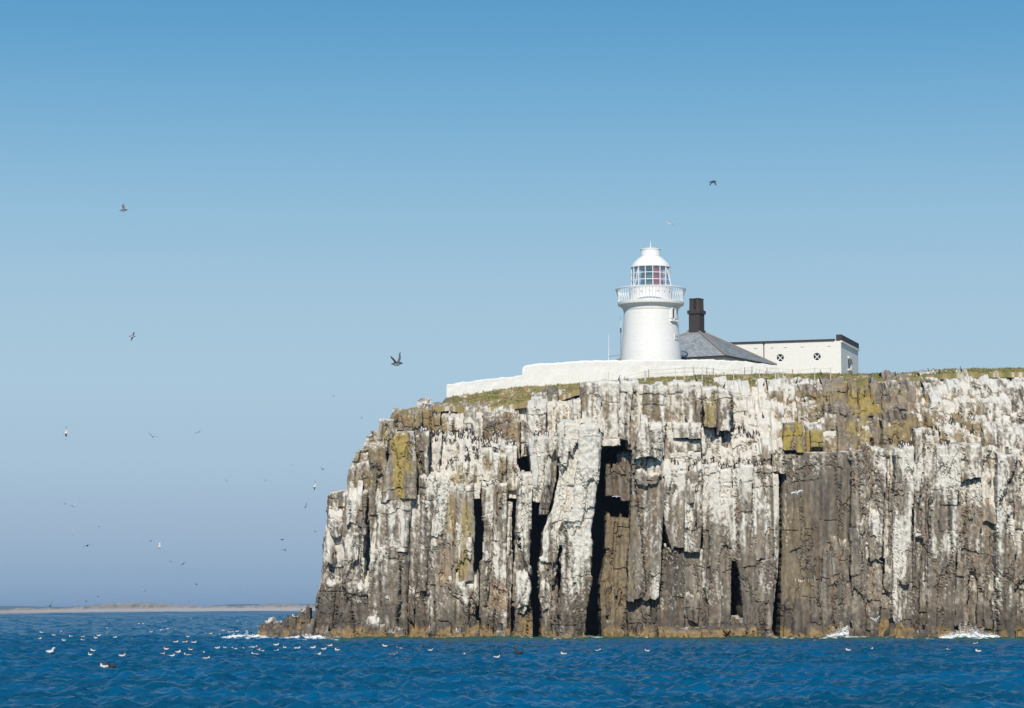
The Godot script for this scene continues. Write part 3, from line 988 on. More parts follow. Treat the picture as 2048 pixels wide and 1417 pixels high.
	rock(P, C, [[1096,1366,1406],[1200,1368,1406],[1275,1370,1406]], 0.6, {"back": 8.0})
	rock(P, C, [[772,1402,1436],[830,1410,1436],[852,1408,1434]], 0.9, {"back": 6.0, "rough": 0.5})
	rock(P, C, [[775,1434,1464],[820,1436,1464],[866,1436,1460]], 1.3, {"back": 6.0})
	rock(P, C, [[856,1402,1428],[940,1402,1430]], 2.2, {"back": 5.0})
	rock(P, C, [[868,1426,1446],[940,1426,1446]], 2.6, {"back": 5.0})
	rock(P, C, [[930,1405,1436],[1070,1404,1424],[1275,1405,1418]], 0.3, {"back": 8.0})
	rock(P, C, [[934,1430,1466],[1070,1420,1466],[1275,1416,1460]], 0.0, {"back": 8.0, "rough": 0.7})
	rock(P, C, [[934,1464,1506],[1020,1465,1506],[1118,1464,1500]], -0.2, {"back": 10.0, "rough": 0.7})
	rock(P, C, [[936,1504,1546],[1050,1504,1548],[1118,1498,1548]], -0.3, {"back": 10.0, "rough": 0.7})
	rock(P, C, [[1112,1468,1512],[1150,1480,1512],[1200,1486,1512],[1270,1490,1512]], -0.1, {"back": 10.0, "rough": 0.6})
	rock(P, C, [[1112,1508,1548],[1200,1508,1546],[1270,1508,1540]], -0.3, {"back": 10.0, "rough": 0.6})
	rock(P, B, [[1246,1462,1490],[1272,1460,1492]], 0.3, {"back": 6.0})
	rock(P, C, [[945,1544,1558],[1060,1548,1558],[1200,1548,1552]], 0.8, {"back": 8.0, "rough": 0.6, "white": 0.2})
	# ledges of the middle
	tiers(P, 1440, 1566, [[775, 816, 6.4], [812, 850, 5.2], [846, 878, 4.0], [873, 908, 2.8], [902, 940, 1.4]], {"slope": 0.7})
	# the smooth brown wall
	rock(P, C, [[906,1566,1640],[1060,1564,1640],[1180,1562,1640],[1270,1560,1640]], 2.2, {"back": 10.0, "rough": 0.3, "jag": 0.15, "tone": 0.66, "white": -0.12})
	rock(P, C, [[904,1636,1706],[1060,1636,1700],[1270,1636,1698]], 2.15, {"back": 10.0, "rough": 0.3, "jag": 0.15, "tone": 0.66, "white": -0.12})
	rock(P, C, [[1166,1590,1632],[1200,1572,1645],[1270,1566,1650]], 1.5, {"back": 4.0, "rough": 0.5, "slope": 1.2})
	rock(P, C, [[1090,1658,1698],[1120,1646,1700],[1180,1642,1700],[1270,1650,1700]], 1.3, {"back": 4.0, "rough": 1.2, "slope": 1.0})
	rock(P, B, [[848,1571,1608],[903,1567,1608]], 1.6, {"back": 5.0, "rough": 0.3, "jag": 0.15, "slope": 0.2, "white": -0.3})
	rock(P, B, [[856,1622,1647],[898,1622,1648]], 3.0, {"back": 5.0, "rough": 0.4, "white": -0.2})
	# right hand columns
	rock(P, C, [[896,1706,1740],[1000,1702,1738],[1150,1702,1734],[1270,1702,1730]], 0.7, {"back": 8.0, "rough": 1.0})
	rock(P, C, [[894,1738,1772],[1000,1734,1768],[1270,1728,1758]], 0.8, {"back": 8.0, "rough": 1.4})
	rock(P, C, [[892,1771,1794],[1060,1771,1791],[1270,1757,1788]], 1.4, {"back": 8.0})
	rock(P, C, [[898,1791,1830],[1060,1789,1826],[1275,1786,1822]], 0.1, {"back": 8.0, "rough": 0.8})
	rock(P, C, [[858,1830,1856],[1000,1828,1848],[1275,1820,1840]], 0.2, {"back": 8.0})
	rock(P, C, [[870,1854,1878],[1000,1846,1864],[1275,1838,1856]], 0.6, {"back": 8.0})
	rock(P, C, [[892,1874,1920],[960,1874,1920],[1000,1862,1918],[1275,1852,1910]], -0.3, {"back": 8.0, "rough": 0.8})
	rock(P, C, [[890,1916,1962],[962,1918,1962]], 0.3, {"back": 8.0})
	rock(P, C, [[956,1918,1966],[1060,1916,1964],[1275,1906,1962]], 0.9, {"back": 8.0, "rough": 1.3})
	for k in 7:
		var x := 1958.0 + k * 36.0
		rock(P, C, [[895 + rng.randf_range(-14, 14), x, x + 40], [1275, x - 6, x + 38]], rng.randf_range(-0.3, 1.0), {"back": 8.0})
	# broken ledges of the upper right
	tiers(P, 1560, 1775, [[772, 794, 8.4], [788, 818, 7.4], [814, 846, 6.2], [842, 874, 5.0], [869, 912, 3.7]], {"slope": 0.5})
	tiers(P, 1772, 2200, [[763, 784, 8.6], [778, 808, 7.2], [804, 842, 5.6], [838, 872, 4.2], [866, 905, 2.6]], {"slope": 0.6})
	rock(P, B, [[836,1790,1838],[860,1772,1836],[895,1768,1832]], 2.9, {"back": 5.0, "rough": 0.6, "white": -0.3})
	# foot: the weed-grown shelf
	rock(P, B, [[1264,1316,1404],[1275,1314,1406]], -2.6, {"back": 5.0, "slope": 0.12, "jag": 0.15})
	rock(P, B, [[1262,1402,1470],[1275,1402,1474]], -2.4, {"back": 5.0, "slope": 0.12, "jag": 0.2})
	rock(P, B, [[1254,1464,1512],[1275,1462,1516]], -1.8, {"back": 5.0, "slope": 0.2, "jag": 0.2})
	for s in [[600, 660, 1264], [650, 705, 1268], [700, 770, 1263], [765, 815, 1268], [812, 862, 1270], [858, 905, 1268], [905, 940, 1271], [936, 985, 1269], [990, 1030, 1271], [1080, 1120, 1266], [1116, 1165, 1270], [1206, 1250, 1270], [1258, 1290, 1266], [1288, 1318, 1270], [1520, 1548, 1268], [1600, 1640, 1271], [1700, 1730, 1270], [1785, 1812, 1258], [1808, 1850, 1265], [1848, 1885, 1268], [1920, 1950, 1268]]:
		var dd := rng.randf_range(-4.5, -0.9)
		rock(P, B, [[s[2] + rng.randf_range(-2, 2), s[0] + 5, s[1] - 5], [1273, s[0] - 3, s[1] + 4], [1275, s[0] - 5, s[1] + 6]], dd, {"back": 2.0 - dd, "slope": 0.3, "jag": 0.7, "rough": 1.6})
	for k in 26:
		var bx := rng.randf_range(620, 1940)
		var bw := rng.randf_range(5, 16)
		rock(P, "boulder", [[rng.randf_range(1266, 1273), bx, bx + bw], [1275, bx - 3, bx + bw + 4]], rng.randf_range(-5.0, -1.5), {"back": 1.2, "slope": 0.1, "jag": 0.5, "rough": 1.5})
	# the reef off the left end
	var reef := base("reef", Vector3.ZERO)
	tag(reef, "low dark rocks with brown weed at the cliff foot", "rocks", "", "structure")
	rock(reef, "rock", [[1256,520,545],[1275,512,550]], -1.0, {"back": 4.0, "rough": 1.4, "jag": 0.7})
	rock(reef, "rock", [[1246,534,582],[1275,528,590]], -0.5, {"back": 5.0, "rough": 1.4, "jag": 0.5})
	rock(reef, "rock", [[1234,584,612],[1275,574,630]], 0.0, {"back": 5.0, "rough": 1.4, "jag": 0.6})
	rock(reef, "rock", [[1221,611,618],[1275,606,626]], 0.4, {"back": 3.0, "rough": 0.8})
	rock(reef, "rock", [[1250,575,610],[1275,568,622]], -1.4, {"back": 4.0, "rough": 1.5, "jag": 0.6})
	rock(reef, "rock", [[1268,512,600],[1277,508,612]], -1.8, {"back": 4.0, "rough": 1.4, "jag": 0.4})

func make_land():
	var st := new_st()
	var nx := 420
	var ts := [-1.0, 0.0, 0.06, 0.12, 0.18, 0.25, 0.32, 0.4, 0.48, 0.56, 0.64, 0.72, 0.8, 0.9, 1.0, 1.15, 1.5, 2.0]
	var prev := []
	for i in nx + 1:
		var px := 772.0 + i * (2200.0 - 772.0) / nx
		var c := []
		for t in ts:
			var p := land_point(px, t)
			var a := n_mid.get_noise_2d(p.x * 0.9, p.z * 0.5)
			var b := n_big.get_noise_2d(p.x * 0.8, p.z * 1.2)
			var f := n_fine.get_noise_2d(p.x, p.z)
			var gr := Color(0.17, 0.185, 0.055).lerp(Color(0.34, 0.265, 0.115), clampf(0.72 + 1.4 * a + (0.2 if px < 1150 else 0.0), 0, 1))
			gr = gr.lerp(Color(0.14, 0.11, 0.075), clampf(b * 1.6, 0, 0.8))
			if t < 0.5: gr = gr.lerp(Color(0.30, 0.22, 0.10), clampf(0.25 + f + a + (0.2 if px < 1130 or px > 1690 else -0.1), 0, 0.85))
			if f + a > 0.52 and t < 0.8: gr = Color(0.48, 0.45, 0.38)
			c.append([p, gr * (1.0 + 0.35 * f)])
		if i > 0:
			for r in ts.size() - 1:
				for q in [[prev, r], [prev, r + 1], [c, r + 1], [prev, r], [c, r + 1], [c, r]]:
					st.set_color(q[0][q[1]][1])
					st.add_vertex(q[0][q[1]][0])
		prev = c
	var o := part(self, "ground", done(st), rock_mat)
	tag(o, "grassy and lichen grown ground on the cliff top", "ground", "", "structure")
	# turf: tufts all over it
	var g := new_st()
	var r2 := RandomNumberGenerator.new()
	r2.seed = 5
	for i in 9000:
		var px := r2.randf_range(885, 2060)
		var t := r2.randf_range(0.02, 0.98)
		if px < 905 and t > 0.4: continue
		var p := land_point(px, t) - Vector3(0, 0.02, 0)
		var a := n_mid.get_noise_2d(p.x * 0.9, p.z * 0.5)
		if n_fine.get_noise_2d(p.x, p.z) + a > 0.45: continue
		var c := Color(0.20, 0.225, 0.060).lerp(Color(0.36, 0.30, 0.14), clampf(0.66 + 1.5 * a + r2.randf_range(-0.3, 0.3) + (0.2 if px < 1150 else 0.0), 0, 1))
		g.set_color(c * r2.randf_range(0.7, 1.25))
		for k in 4:
			var th := r2.randf() * TAU
			var h := r2.randf_range(0.06, 0.24)
			var b := Vector3(cos(th), 0, sin(th)) * r2.randf_range(0.03, 0.12)
			var s := Vector3(-sin(th), 0, cos(th)) * 0.035
			tri(g, p + b - s, p + b * 2.2 + Vector3(0, h, 0), p + b + s)
	var go := part(self, "grass", done(g), vmat)
	tag(go, "short yellow green grass on the cliff top", "grass", "", "stuff")

func make_lighthouse():
	var D := 270.0
	var k := D / F
	var foot := at(1302.5, 745.0, D)
	var L := base("lighthouse", foot)
	tag(L, "white round lighthouse tower with gallery and glazed lantern", "lighthouse")
	var Y := func(py: float) -> float: return at(1302.5, py, D).y - foot.y
	var R := func(px: float) -> float: return px * k
	var seg := 64
	part(L, "tower", lathe([Vector2(R.call(62.0), -1.5), Vector2(R.call(60.6), Y.call(719)), Vector2(R.call(59.2), Y.call(700)), Vector2(R.call(57.6), Y.call(680)), Vector2(R.call(56.2), Y.call(660)), Vector2(R.call(55.2), Y.call(640)), Vector2(R.call(54.6), Y.call(624))], seg, 0.03), M.white)
	part(L, "cornice", lathe([Vector2(R.call(54.6), Y.call(624)), Vector2(R.call(56.0), Y.call(622)), Vector2(R.call(56.0), Y.call(619)), Vector2(R.call(58.0), Y.call(617)), Vector2(R.call(60.5), Y.call(614.5)), Vector2(R.call(62.5), Y.call(613)), Vector2(R.call(66.0), Y.call(611.5)), Vector2(R.call(66.6), Y.call(610)), Vector2(R.call(66.6), Y.call(606.5)), Vector2(R.call(40.0), Y.call(606.4))], seg), M.white)
	part(L, "parapet_wall", lathe([Vector2(R.call(42.5), Y.call(606.6)), Vector2(R.call(42.5), Y.call(579)), Vector2(R.call(43.2), Y.call(578.6)), Vector2(R.call(43.2), Y.call(577)), Vector2(R.call(39.0), Y.call(576))], seg), M.white)
	# row of small vents round the parapet wall
	for zx in [-183, -113, -23, 67, 142, 197]:
		var a := asin(clampf(zx / 5.45 / 43.0, -1, 1))
		var v := part(L, "vent", box(Vector3.ZERO, Vector3(0.16, 0.05, 0.04)), M.black, Vector3(sin(a) * R.call(42.6), Y.call(587), cos(a) * R.call(42.6)))
		v.rotation.y = a
	for zx in [-70, -50, -30, -10, 8, 35]:
		var a := asin(zx / 5.45 / 43.0)
		var v := part(L, "vent", box(Vector3.ZERO, Vector3(0.13, 0.035, 0.03)), M.post, Vector3(sin(a) * R.call(42.6), Y.call(603.4), cos(a) * R.call(42.6)))
		v.rotation.y = a
	# gallery railing
	var nb := 64
	for i in nb:
		var a := TAU * i / nb
		var dir := Vector3(sin(a), 0, cos(a))
		var pts := []
		for q in [[65.4, 607.0], [65.6, 600.0], [66.6, 592.0], [68.4, 585.0], [70.2, 580.0]]:
			pts.append(dir * R.call(q[0]) + Vector3(0, Y.call(q[1]), 0))
		part(L, "baluster", tube(pts, 0.036, 5), M.paint)
	for q in [[70.4, 579.6, 0.065], [65.5, 605.6, 0.04]]:
		var ring := []
		for i in 65:
			var a := TAU * i / 64
			ring.append(Vector3(sin(a) * R.call(q[0]), Y.call(q[1]), cos(a) * R.call(q[0])))
		part(L, "rail", tube(ring, q[2], 6), M.paint)
	# lantern
	var ph := deg_to_rad(3.5)
	var rl: float = R.call(38.6)
	var ry := [576.0, 562.5, 549.0, 535.5]
	for i in 16:
		var a := ph + TAU * i / 16
		var dir := Vector3(sin(a), 0, cos(a))
		part(L, "glazing_bar", tube([dir * rl + Vector3(0, Y.call(577), 0), dir * rl + Vector3(0, Y.call(535), 0)], 0.05, 6), M.paint)
		var a2 := a + TAU / 16
		var d2 := Vector3(sin(a2), 0, cos(a2))
		for r in 3:
			var st := new_st()
			var lo := Vector3(0, Y.call(ry[r]), 0)
			var hi := Vector3(0, Y.call(ry[r + 1]), 0)
			quad(st, dir * rl + lo, dir * rl + hi, d2 * rl + hi, d2 * rl + lo)
			part(L, "pane", done(st), M.glass)
	for y in ry:
		var ring := []
		for i in 17:
			var a := ph + TAU * i / 16
			ring.append(Vector3(sin(a) * rl, Y.call(y), cos(a) * rl))
		part(L, "glazing_ring", tube(ring, 0.045, 6), M.paint)
	part(L, "lantern_floor", lathe([Vector2(R.call(39.0), Y.call(576.3)), Vector2(0.0, Y.call(576.2))], 32), M.post)
	# the optic and the red sector glass inside
	var lens_prof := []
	for i in 13:
		var t := i / 12.0
		lens_prof.append(Vector2(0.80 + 0.14 * sin(t * PI) + (0.035 if i % 2 else 0.0), lerpf(Y.call(575.5), Y.call(537), t)))
	part(L, "lens", lathe(lens_prof, 24), M.lens)
	for band in [[5.0, 24.0], [27.0, 46.0]]:
		var st := new_st()
		for i in 5:
			var a := deg_to_rad(lerpf(band[0], band[1], i / 5.0))
			var b := deg_to_rad(lerpf(band[0], band[1], (i + 1) / 5.0))
			var r := 1.72
			quad(st, Vector3(sin(a) * r, Y.call(576), cos(a) * r), Vector3(sin(a) * r, Y.call(536), cos(a) * r), Vector3(sin(b) * r, Y.call(536), cos(b) * r), Vector3(sin(b) * r, Y.call(576), cos(b) * r))
		part(L, "red_screen", done(st), M.red)
	var stay := [[-0.69, -0.87], [0.80, 1.04]]
	for s in stay:
		part(L, "stay", tube([Vector3(s[0] * rl, Y.call(540), rl * sqrt(1.0 - s[0] * s[0]) + 0.12), Vector3(s[1] * rl, Y.call(578), rl * 0.5 + 0.5)], 0.045, 6), M.paint)
	# roof
	var dome := [Vector2(R.call(39.8), Y.call(536.5)), Vector2(R.call(40.2), Y.call(535.5)), Vector2(R.call(39.4), Y.call(534.5))]
	for i in 10:
		var t := (i + 1) / 10.0
		dome.append(Vector2(R.call(39.4 - 19.8 * pow(t, 1.45)), Y.call(lerpf(534.5, 513.5, t))))
	var roof := part(L, "roof", lathe(dome, 48), M.white)
	part(roof, "ventilator", lathe([Vector2(R.call(19.4), Y.call(513.8)), Vector2(R.call(20.3), Y.call(513)), Vector2(R.call(19.8), Y.call(512)), Vector2(R.call(19.8), Y.call(502)), Vector2(R.call(20.8), Y.call(500.5)), Vector2(R.call(20.8), Y.call(499)), Vector2(R.call(12.0), Y.call(496.8)), Vector2(0.0, Y.call(496.0))], 40), M.paint)
	part(roof, "spike", tube([Vector3(0, Y.call(497), 0), Vector3(0, Y.call(490), 0), Vector3(0, Y.call(481), 0)], [0.06, 0.045, 0.012], 6), M.paint)
	# slit window with its sill, in the right-hand side
	var aw := asin((688 - 455) / 5.45 / 55.5)
	var win := Node3D.new()
	win.name = "window"
	L.add_child(win)
	win.rotation.y = aw
	win.position.y = Y.call(630.5)
	var rw: float = R.call(55.0)
	for s in [-1, 1]:
		part(win, "jamb", box(Vector3(s * 0.30, 0.0, rw + 0.02), Vector3(0.22, 1.10, 0.22)), M.white)
	part(win, "lintel", box(Vector3(0, 0.50, rw + 0.022), Vector3(0.378, 0.12, 0.225)), M.white)
	part(win, "pane", box(Vector3(0, -0.05, rw - 0.02), Vector3(0.375, 0.96, 0.10)), M.dark_glass)
	part(win, "sill", box(Vector3(0.05, -0.80, rw + 0.10), Vector3(1.15, 0.16, 0.34)), M.white)
	# small plate with dark marks lower down
	var ap := asin((725 - 455) / 5.45 / 58.5)
	var plate := Node3D.new()
	plate.name = "plate"
	L.add_child(plate)
	plate.rotation.y = ap
	plate.position.y = Y.call(677.5)
	var rp: float = R.call(57.9) + 0.03
	part(plate, "panel", box(Vector3(0, 0, rp), Vector3(0.72, 0.62, 0.05)), M.paint)
	for q in [[-0.24, 0.22, 0.14, 0.05], [0.22, 0.22, 0.12, 0.05], [-0.27, 0.02, 0.06, 0.16], [-0.08, 0.08, 0.16, 0.045], [0.12, 0.0, 0.05, 0.20], [0.0, -0.08, 0.14, 0.04], [-0.24, -0.22, 0.13, 0.05], [0.22, -0.23, 0.16, 0.06], [0.27, 0.05, 0.05, 0.12]]:
		part(plate, "mark", box(Vector3(q[0], q[1], rp + 0.03), Vector3(q[2], q[3], 0.02)), M.black)
	# two aerials beside the tower
	var A := at(1217.5, 722, 272)
	var m1 := base("aerial_mast", A)
	tag(m1, "thin white whip aerial standing behind the wall", "aerial")
	part(m1, "whip", tube([Vector3.ZERO, Vector3(0, at(1217.5, 712, 272).y - A.y, 0), Vector3(0, at(1217.5, 669, 272).y - A.y, 0)], [0.05, 0.04, 0.02], 6), M.paint)
	part(m1, "arm", tube([Vector3(0, 0.45, 0), Vector3(at(1243, 711, 272).x - A.x, 0.62, 0)], 0.025, 5), M.wire)
	var A2 := at(1242.0, 724, 271)
	var m2 := base("aerial_mast", A2)
	tag(m2, "tall dark aerial pole close beside the lighthouse tower", "aerial")
	part(m2, "pole", tube([Vector3.ZERO, Vector3(0, at(1242, 664, 271).y - A2.y, 0)], 0.045, 6), M.post)
	part(m2, "whip", tube([Vector3(0, at(1242, 664, 271).y - A2.y, 0), Vector3(0, at(1242, 633, 271).y - A2.y, 0)], 0.022, 6), M.paint)
	part(m2, "clamp", box(Vector3(0, at(1242, 661, 271).y - A2.y, 0), Vector3(0.14, 0.5, 0.14)), M.black)

func make_house():
	# keeper's house: square plan, pyramid roof, chimney on top
	var D := 284.0
	var k := D / F
	var cxp := 1394.0
	var c := at(cxp, 727.0, D)
	var apex := at(cxp, 660.0, D).y - c.y
	var H := base("keepers_house", Vector3(c.x, c.y - 4.0, c.z))
	tag(H, "white square house with grey pyramid roof and black chimney", "house")
	var e := 4.0    # eave height above the floor
	var a := Vector3(45.0 * k, 0, 9.0)
	var b := Vector3(9.0, 0, -45.0 * k)
	var corners := [a, b, -a, -b]      # front, right, back, left
	for i in 4:
		var p: Vector3 = corners[i]
		var q: Vector3 = corners[(i + 1) % 4]
		var st := new_st()
		var pi_ := p * 0.955
		var qi := q * 0.955
		quad(st, pi_ + Vector3(0, -1.5, 0), pi_ + Vector3(0, e, 0), qi + Vector3(0, e, 0), qi + Vector3(0, -1.5, 0))
		quad(st, pi_ * 0.95 + Vector3(0, e, 0), pi_ * 0.95 + Vector3(0, -1.5, 0), qi * 0.95 + Vector3(0, -1.5, 0), qi * 0.95 + Vector3(0, e, 0))
		part(H, "wall", done(st), M.rough_white)
		# courses of slate
		var rf := new_st()
		var nc := 26
		var r2 := RandomNumberGenerator.new()
		r2.seed = 40 + i
		for r in nc:
			var t0 := float(r) / nc
			var t1 := float(r + 1) / nc
			var ap := Vector3(0, apex + e, 0)
			var pe := p + Vector3(0, e, 0)
			var qe := q + Vector3(0, e, 0)
			var lift := Vector3(0, 0.045, 0)
			var l0 := pe.lerp(ap, t0) + lift
			var r0 := qe.lerp(ap, t0) + lift
			var l1 := pe.lerp(ap, t1) + lift * 0.1
			var r1 := qe.lerp(ap, t1) + lift * 0.1
			var m := maxi(2, int((r0 - l0).length() / 0.33))
			for s in m:
				var f0 := float(s) / m
				var f1 := float(s + 1) / m
				var v := r2.randf_range(0.75, 1.2)
				rf.set_color(Color(0.29 * v, 0.31 * v, 0.33 * v))
				var j := Vector3(0, r2.randf_range(-0.012, 0.012), 0)
				quad(rf, l0.lerp(r0, f0) + j, l1.lerp(r1, f0), l1.lerp(r1, f1), l0.lerp(r0, f1) + j)
				quad(rf, l0.lerp(r0, f0) + j - lift, l0.lerp(r0, f0) + j, l0.lerp(r0, f1) + j, l0.lerp(r0, f1) + j - lift)
		var face := part(H, "roof", done(rf), vmat)
		part(face, "hip_tiles", tube([p + Vector3(0, e + 0.06, 0), Vector3(0, apex + e + 0.05, 0)], 0.15, 6), M.hip)
		part(face, "gutter", tube([p * 1.004 + Vector3(0, e - 0.06, 0), q * 1.004 + Vector3(0, e - 0.06, 0)], 0.09, 6), M.tar)
	# chimney
	var ch := Node3D.new()
	ch.name = "chimney"
	H.add_child(ch)
	var yy := func(py: float) -> float: return at(cxp, py, D).y - c.y + e
	var ang := atan2(45.0 * k, 9.0) + PI / 4
	var bs := Basis(Vector3.UP, ang)
	var w := 1.28
	part(ch, "base", box(Vector3(0, (yy.call(664) + yy.call(668)) * 0.5 - 0.2, 0), Vector3(w + 0.22, 0.9, w + 0.22), bs), M.tar)
	part(ch, "shaft", box(Vector3(0, (yy.call(629) + yy.call(664)) * 0.5, 0), Vector3(w, yy.call(629) - yy.call(664), w), bs), M.tar)
	part(ch, "cap", box(Vector3(0, (yy.call(622) + yy.call(629)) * 0.5, 0), Vector3(w + 0.26, yy.call(622) - yy.call(629), w + 0.26), bs), M.tar)
	for s in [[-0.36, -0.36], [0.36, -0.36], [-0.36, 0.36], [0.36, 0.36]]:
		var pb := bs * Vector3(s[0], 0, s[1])
		part(ch, "pot", tube([pb + Vector3(0, yy.call(622), 0), pb + Vector3(0, yy.call(619), 0), pb + Vector3(0, yy.call(601), 0), pb + Vector3(0, yy.call(598), 0)], [0.36, 0.31, 0.29, 0.34], 8), M.tar)

func make_long_building():
	var D := 288.0
	var k := D / F
	var turn := deg_to_rad(18.0)
	var cn := at(1683.0, 747.0, D)            # near corner, at the ground
	var along := func(px: float) -> float:    # how far along the front a window stands from that corner
		var q := (px - CX) / F
		return -(cn.x - q * D) / (cos(turn) + q * sin(turn))
	var B := base("long_white_building", Vector3(cn.x, cn.y - 0.5, cn.z), -turn)
	tag(B, "long white flat roofed building with two round windows", "building")
	# local x runs along the front towards the left (negative), z points back (negative)
	var hgt := at(1683.0, 681.0, D).y - cn.y + 0.5
	var len_ := 18.0
	var dep := 10.5
	# front wall with two round holes
	var front := Node3D.new()
	front.name = "front"
	B.add_child(front)
	var wx := [along.call(1563.0), along.call(1637.0)]
	var wy := at(1637.0, 712.5, D).y - cn.y + 0.5
	var wr := 0.45
	var st := new_st()
	var xs := [-len_, wx[0] - 1.0, wx[0] + 1.0, wx[1] - 1.0, wx[1] + 1.0, 0.0]
	for i in 5:
		if i == 1 or i == 3:
			var cx: float = wx[0] if i == 1 else wx[1]
			for j in 32:
				var t0 := TAU * j / 32
				var t1 := TAU * (j + 1) / 32
				var f := func(t: float) -> Vector3:
					# from the circle out to the panel's edge
					var dx := cos(t)
					var dy := sin(t)
					var kx := 1.0 / maxf(absf(dx), 1e-5)
					var ky := ((hgt - wy) if dy > 0 else (wy + 1.5)) / maxf(absf(dy), 1e-5)
					var kk := minf(kx, ky)
					return Vector3(cx + dx * kk, wy + dy * kk, 0)
				var i0 := Vector3(cx + cos(t0) * wr, wy + sin(t0) * wr, 0)
				var i1 := Vector3(cx + cos(t1) * wr, wy + sin(t1) * wr, 0)
				var o0: Vector3 = f.call(t0)
				var o1: Vector3 = f.call(t1)
				quad(st, i0, i1, o1, o0)
				if absf(o0.x - o1.x) > 0.01 and absf(o0.y - o1.y) > 0.01:
					var cr := Vector3(o0.x if absf(absf(o0.x - cx) - 1.0) < 0.001 else o1.x, o0.y if absf(absf(o0.x - cx) - 1.0) > 0.001 else o1.y, 0)
					tri(st, o0, o1, cr)
				quad(st, i0, i0 + Vector3(0, 0, -0.35), i1 + Vector3(0, 0, -0.35), i1)
		else:
			quad(st, Vector3(xs[i], -1.5, 0), Vector3(xs[i], hgt, 0), Vector3(xs[i + 1], hgt, 0), Vector3(xs[i + 1], -1.5, 0))
	part(front, "wall", done(st), M.rough_white)
	for cx in wx:
		var wn := Node3D.new()
		wn.name = "round_window"
		B.add_child(wn, true)
		wn.position = Vector3(cx, wy, 0)
		part(wn, "pane", tube([Vector3(0, 0, -0.30), Vector3(0, 0, -0.24)], wr * 1.02, 28), M.dark_glass)
		var ring := []
		for i in 29:
			ring.append(Vector3(cos(TAU * i / 28), sin(TAU * i / 28), 0) * (wr * 0.98) + Vector3(0, 0, -0.14))
		part(wn, "frame", tube(ring, 0.05, 6), M.paint)
		for s in [-1, 1]:
			part(wn, "glazing_bar", box(Vector3(0, 0, -0.16 + 0.003 * s), Vector3(wr * 1.9, 0.075, 0.06), Basis(Vector3(0, 0, 1), s * PI / 4)), M.paint)
	# coping along the front
	part(B, "coping", box(Vector3(-len_ * 0.5 - 0.35, hgt + 0.08, -0.1), Vector3(len_ - 0.7, 0.17, 0.55)), M.tar)
	part(B, "downpipe", tube([Vector3(along.call(1531.0), hgt - 0.02, 0.10), Vector3(along.call(1531.0), hgt - 0.25, 0.10), Vector3(along.call(1531.0), -1.0, 0.10)], [0.12, 0.055, 0.055], 8), M.tar)
	for px in [1514.0, 1547.0, 1574.0, 1608.0, 1662.0]:
		part(B, "vent", box(Vector3(along.call(px), hgt - 0.62, 0.012), Vector3(0.34, 0.05, 0.03)), M.hip)
	# end wall with a window
	var g := new_st()
	var ww := [-dep, -6.2, -4.2, 0.0]
	var y0 := 1.35
	var y1 := 2.55
	for i in 3:
		if i == 1:
			quad(g, Vector3(0, -1.5, ww[2]), Vector3(0, y0, ww[2]), Vector3(0, y0, ww[1]), Vector3(0, -1.5, ww[1]))
			quad(g, Vector3(0, y1, ww[2]), Vector3(0, hgt + 0.35, ww[2]), Vector3(0, hgt + 0.35, ww[1]), Vector3(0, y1, ww[1]))
			quad(g, Vector3(0, y0, ww[1]), Vector3(0, y1, ww[1]), Vector3(-0.35, y1, ww[1]), Vector3(-0.35, y0, ww[1]))
			quad(g, Vector3(-0.35, y0, ww[2]), Vector3(-0.35, y1, ww[2]), Vector3(0, y1, ww[2]), Vector3(0, y0, ww[2]))
			quad(g, Vector3(0, y1, ww[1]), Vector3(0, y1, ww[2]), Vector3(-0.35, y1, ww[2]), Vector3(-0.35, y1, ww[1]))
			quad(g, Vector3(0, y0, ww[2]), Vector3(0, y0, ww[1]), Vector3(-0.35, y0, ww[1]), Vector3(-0.35, y0, ww[2]))
		else:
			quad(g, Vector3(0, -1.5, ww[i + 1]), Vector3(0, hgt + 0.35, ww[i + 1]), Vector3(0, hgt + 0.35, ww[i]), Vector3(0, -1.5, ww[i]))
	part(B, "end_wall", done(g), M.rough_white)
	var wn2 := Node3D.new()
	wn2.name = "window"
	B.add_child(wn2)
	part(wn2, "pane", box(Vector3(-0.32, (y0 + y1) * 0.5, -5.2), Vector3(0.05, y1 - y0, 2.0)), M.dark_glass)
	part(wn2, "frame", box(Vector3(-0.26, (y0 + y1) * 0.5, -5.2), Vector3(0.06, y1 - y0, 0.14)), M.paint)
	part(wn2, "sill", box(Vector3(0.06, y0 - 0.09, -5.2), Vector3(0.36, 0.16, 2.6)), M.white)
	part(wn2, "hood", box(Vector3(0.05, y1 + 0.10, -5.2), Vector3(0.22, 0.18, 2.5)), M.white)
	part(B, "end_parapet", box(Vector3(-0.22, hgt + 0.32, -dep * 0.5 - 0.02), Vector3(0.60, 0.66, dep + 0.2)), M.tar)
	part(B, "end_cornice", box(Vector3(0.04, hgt - 0.14, -dep * 0.5), Vector3(0.26, 0.20, dep + 0.1)), M.white)
	part(B, "roof", box(Vector3(-len_ * 0.5, hgt - 0.25, -dep * 0.5), Vector3(len_ - 0.05, 0.2, dep - 0.1)), M.tar)
	part(B, "back_wall", box(Vector3(-len_ * 0.5, hgt * 0.5 - 0.8, -dep + 0.1), Vector3(len_, hgt + 1.2, 0.18)), M.rough_white)

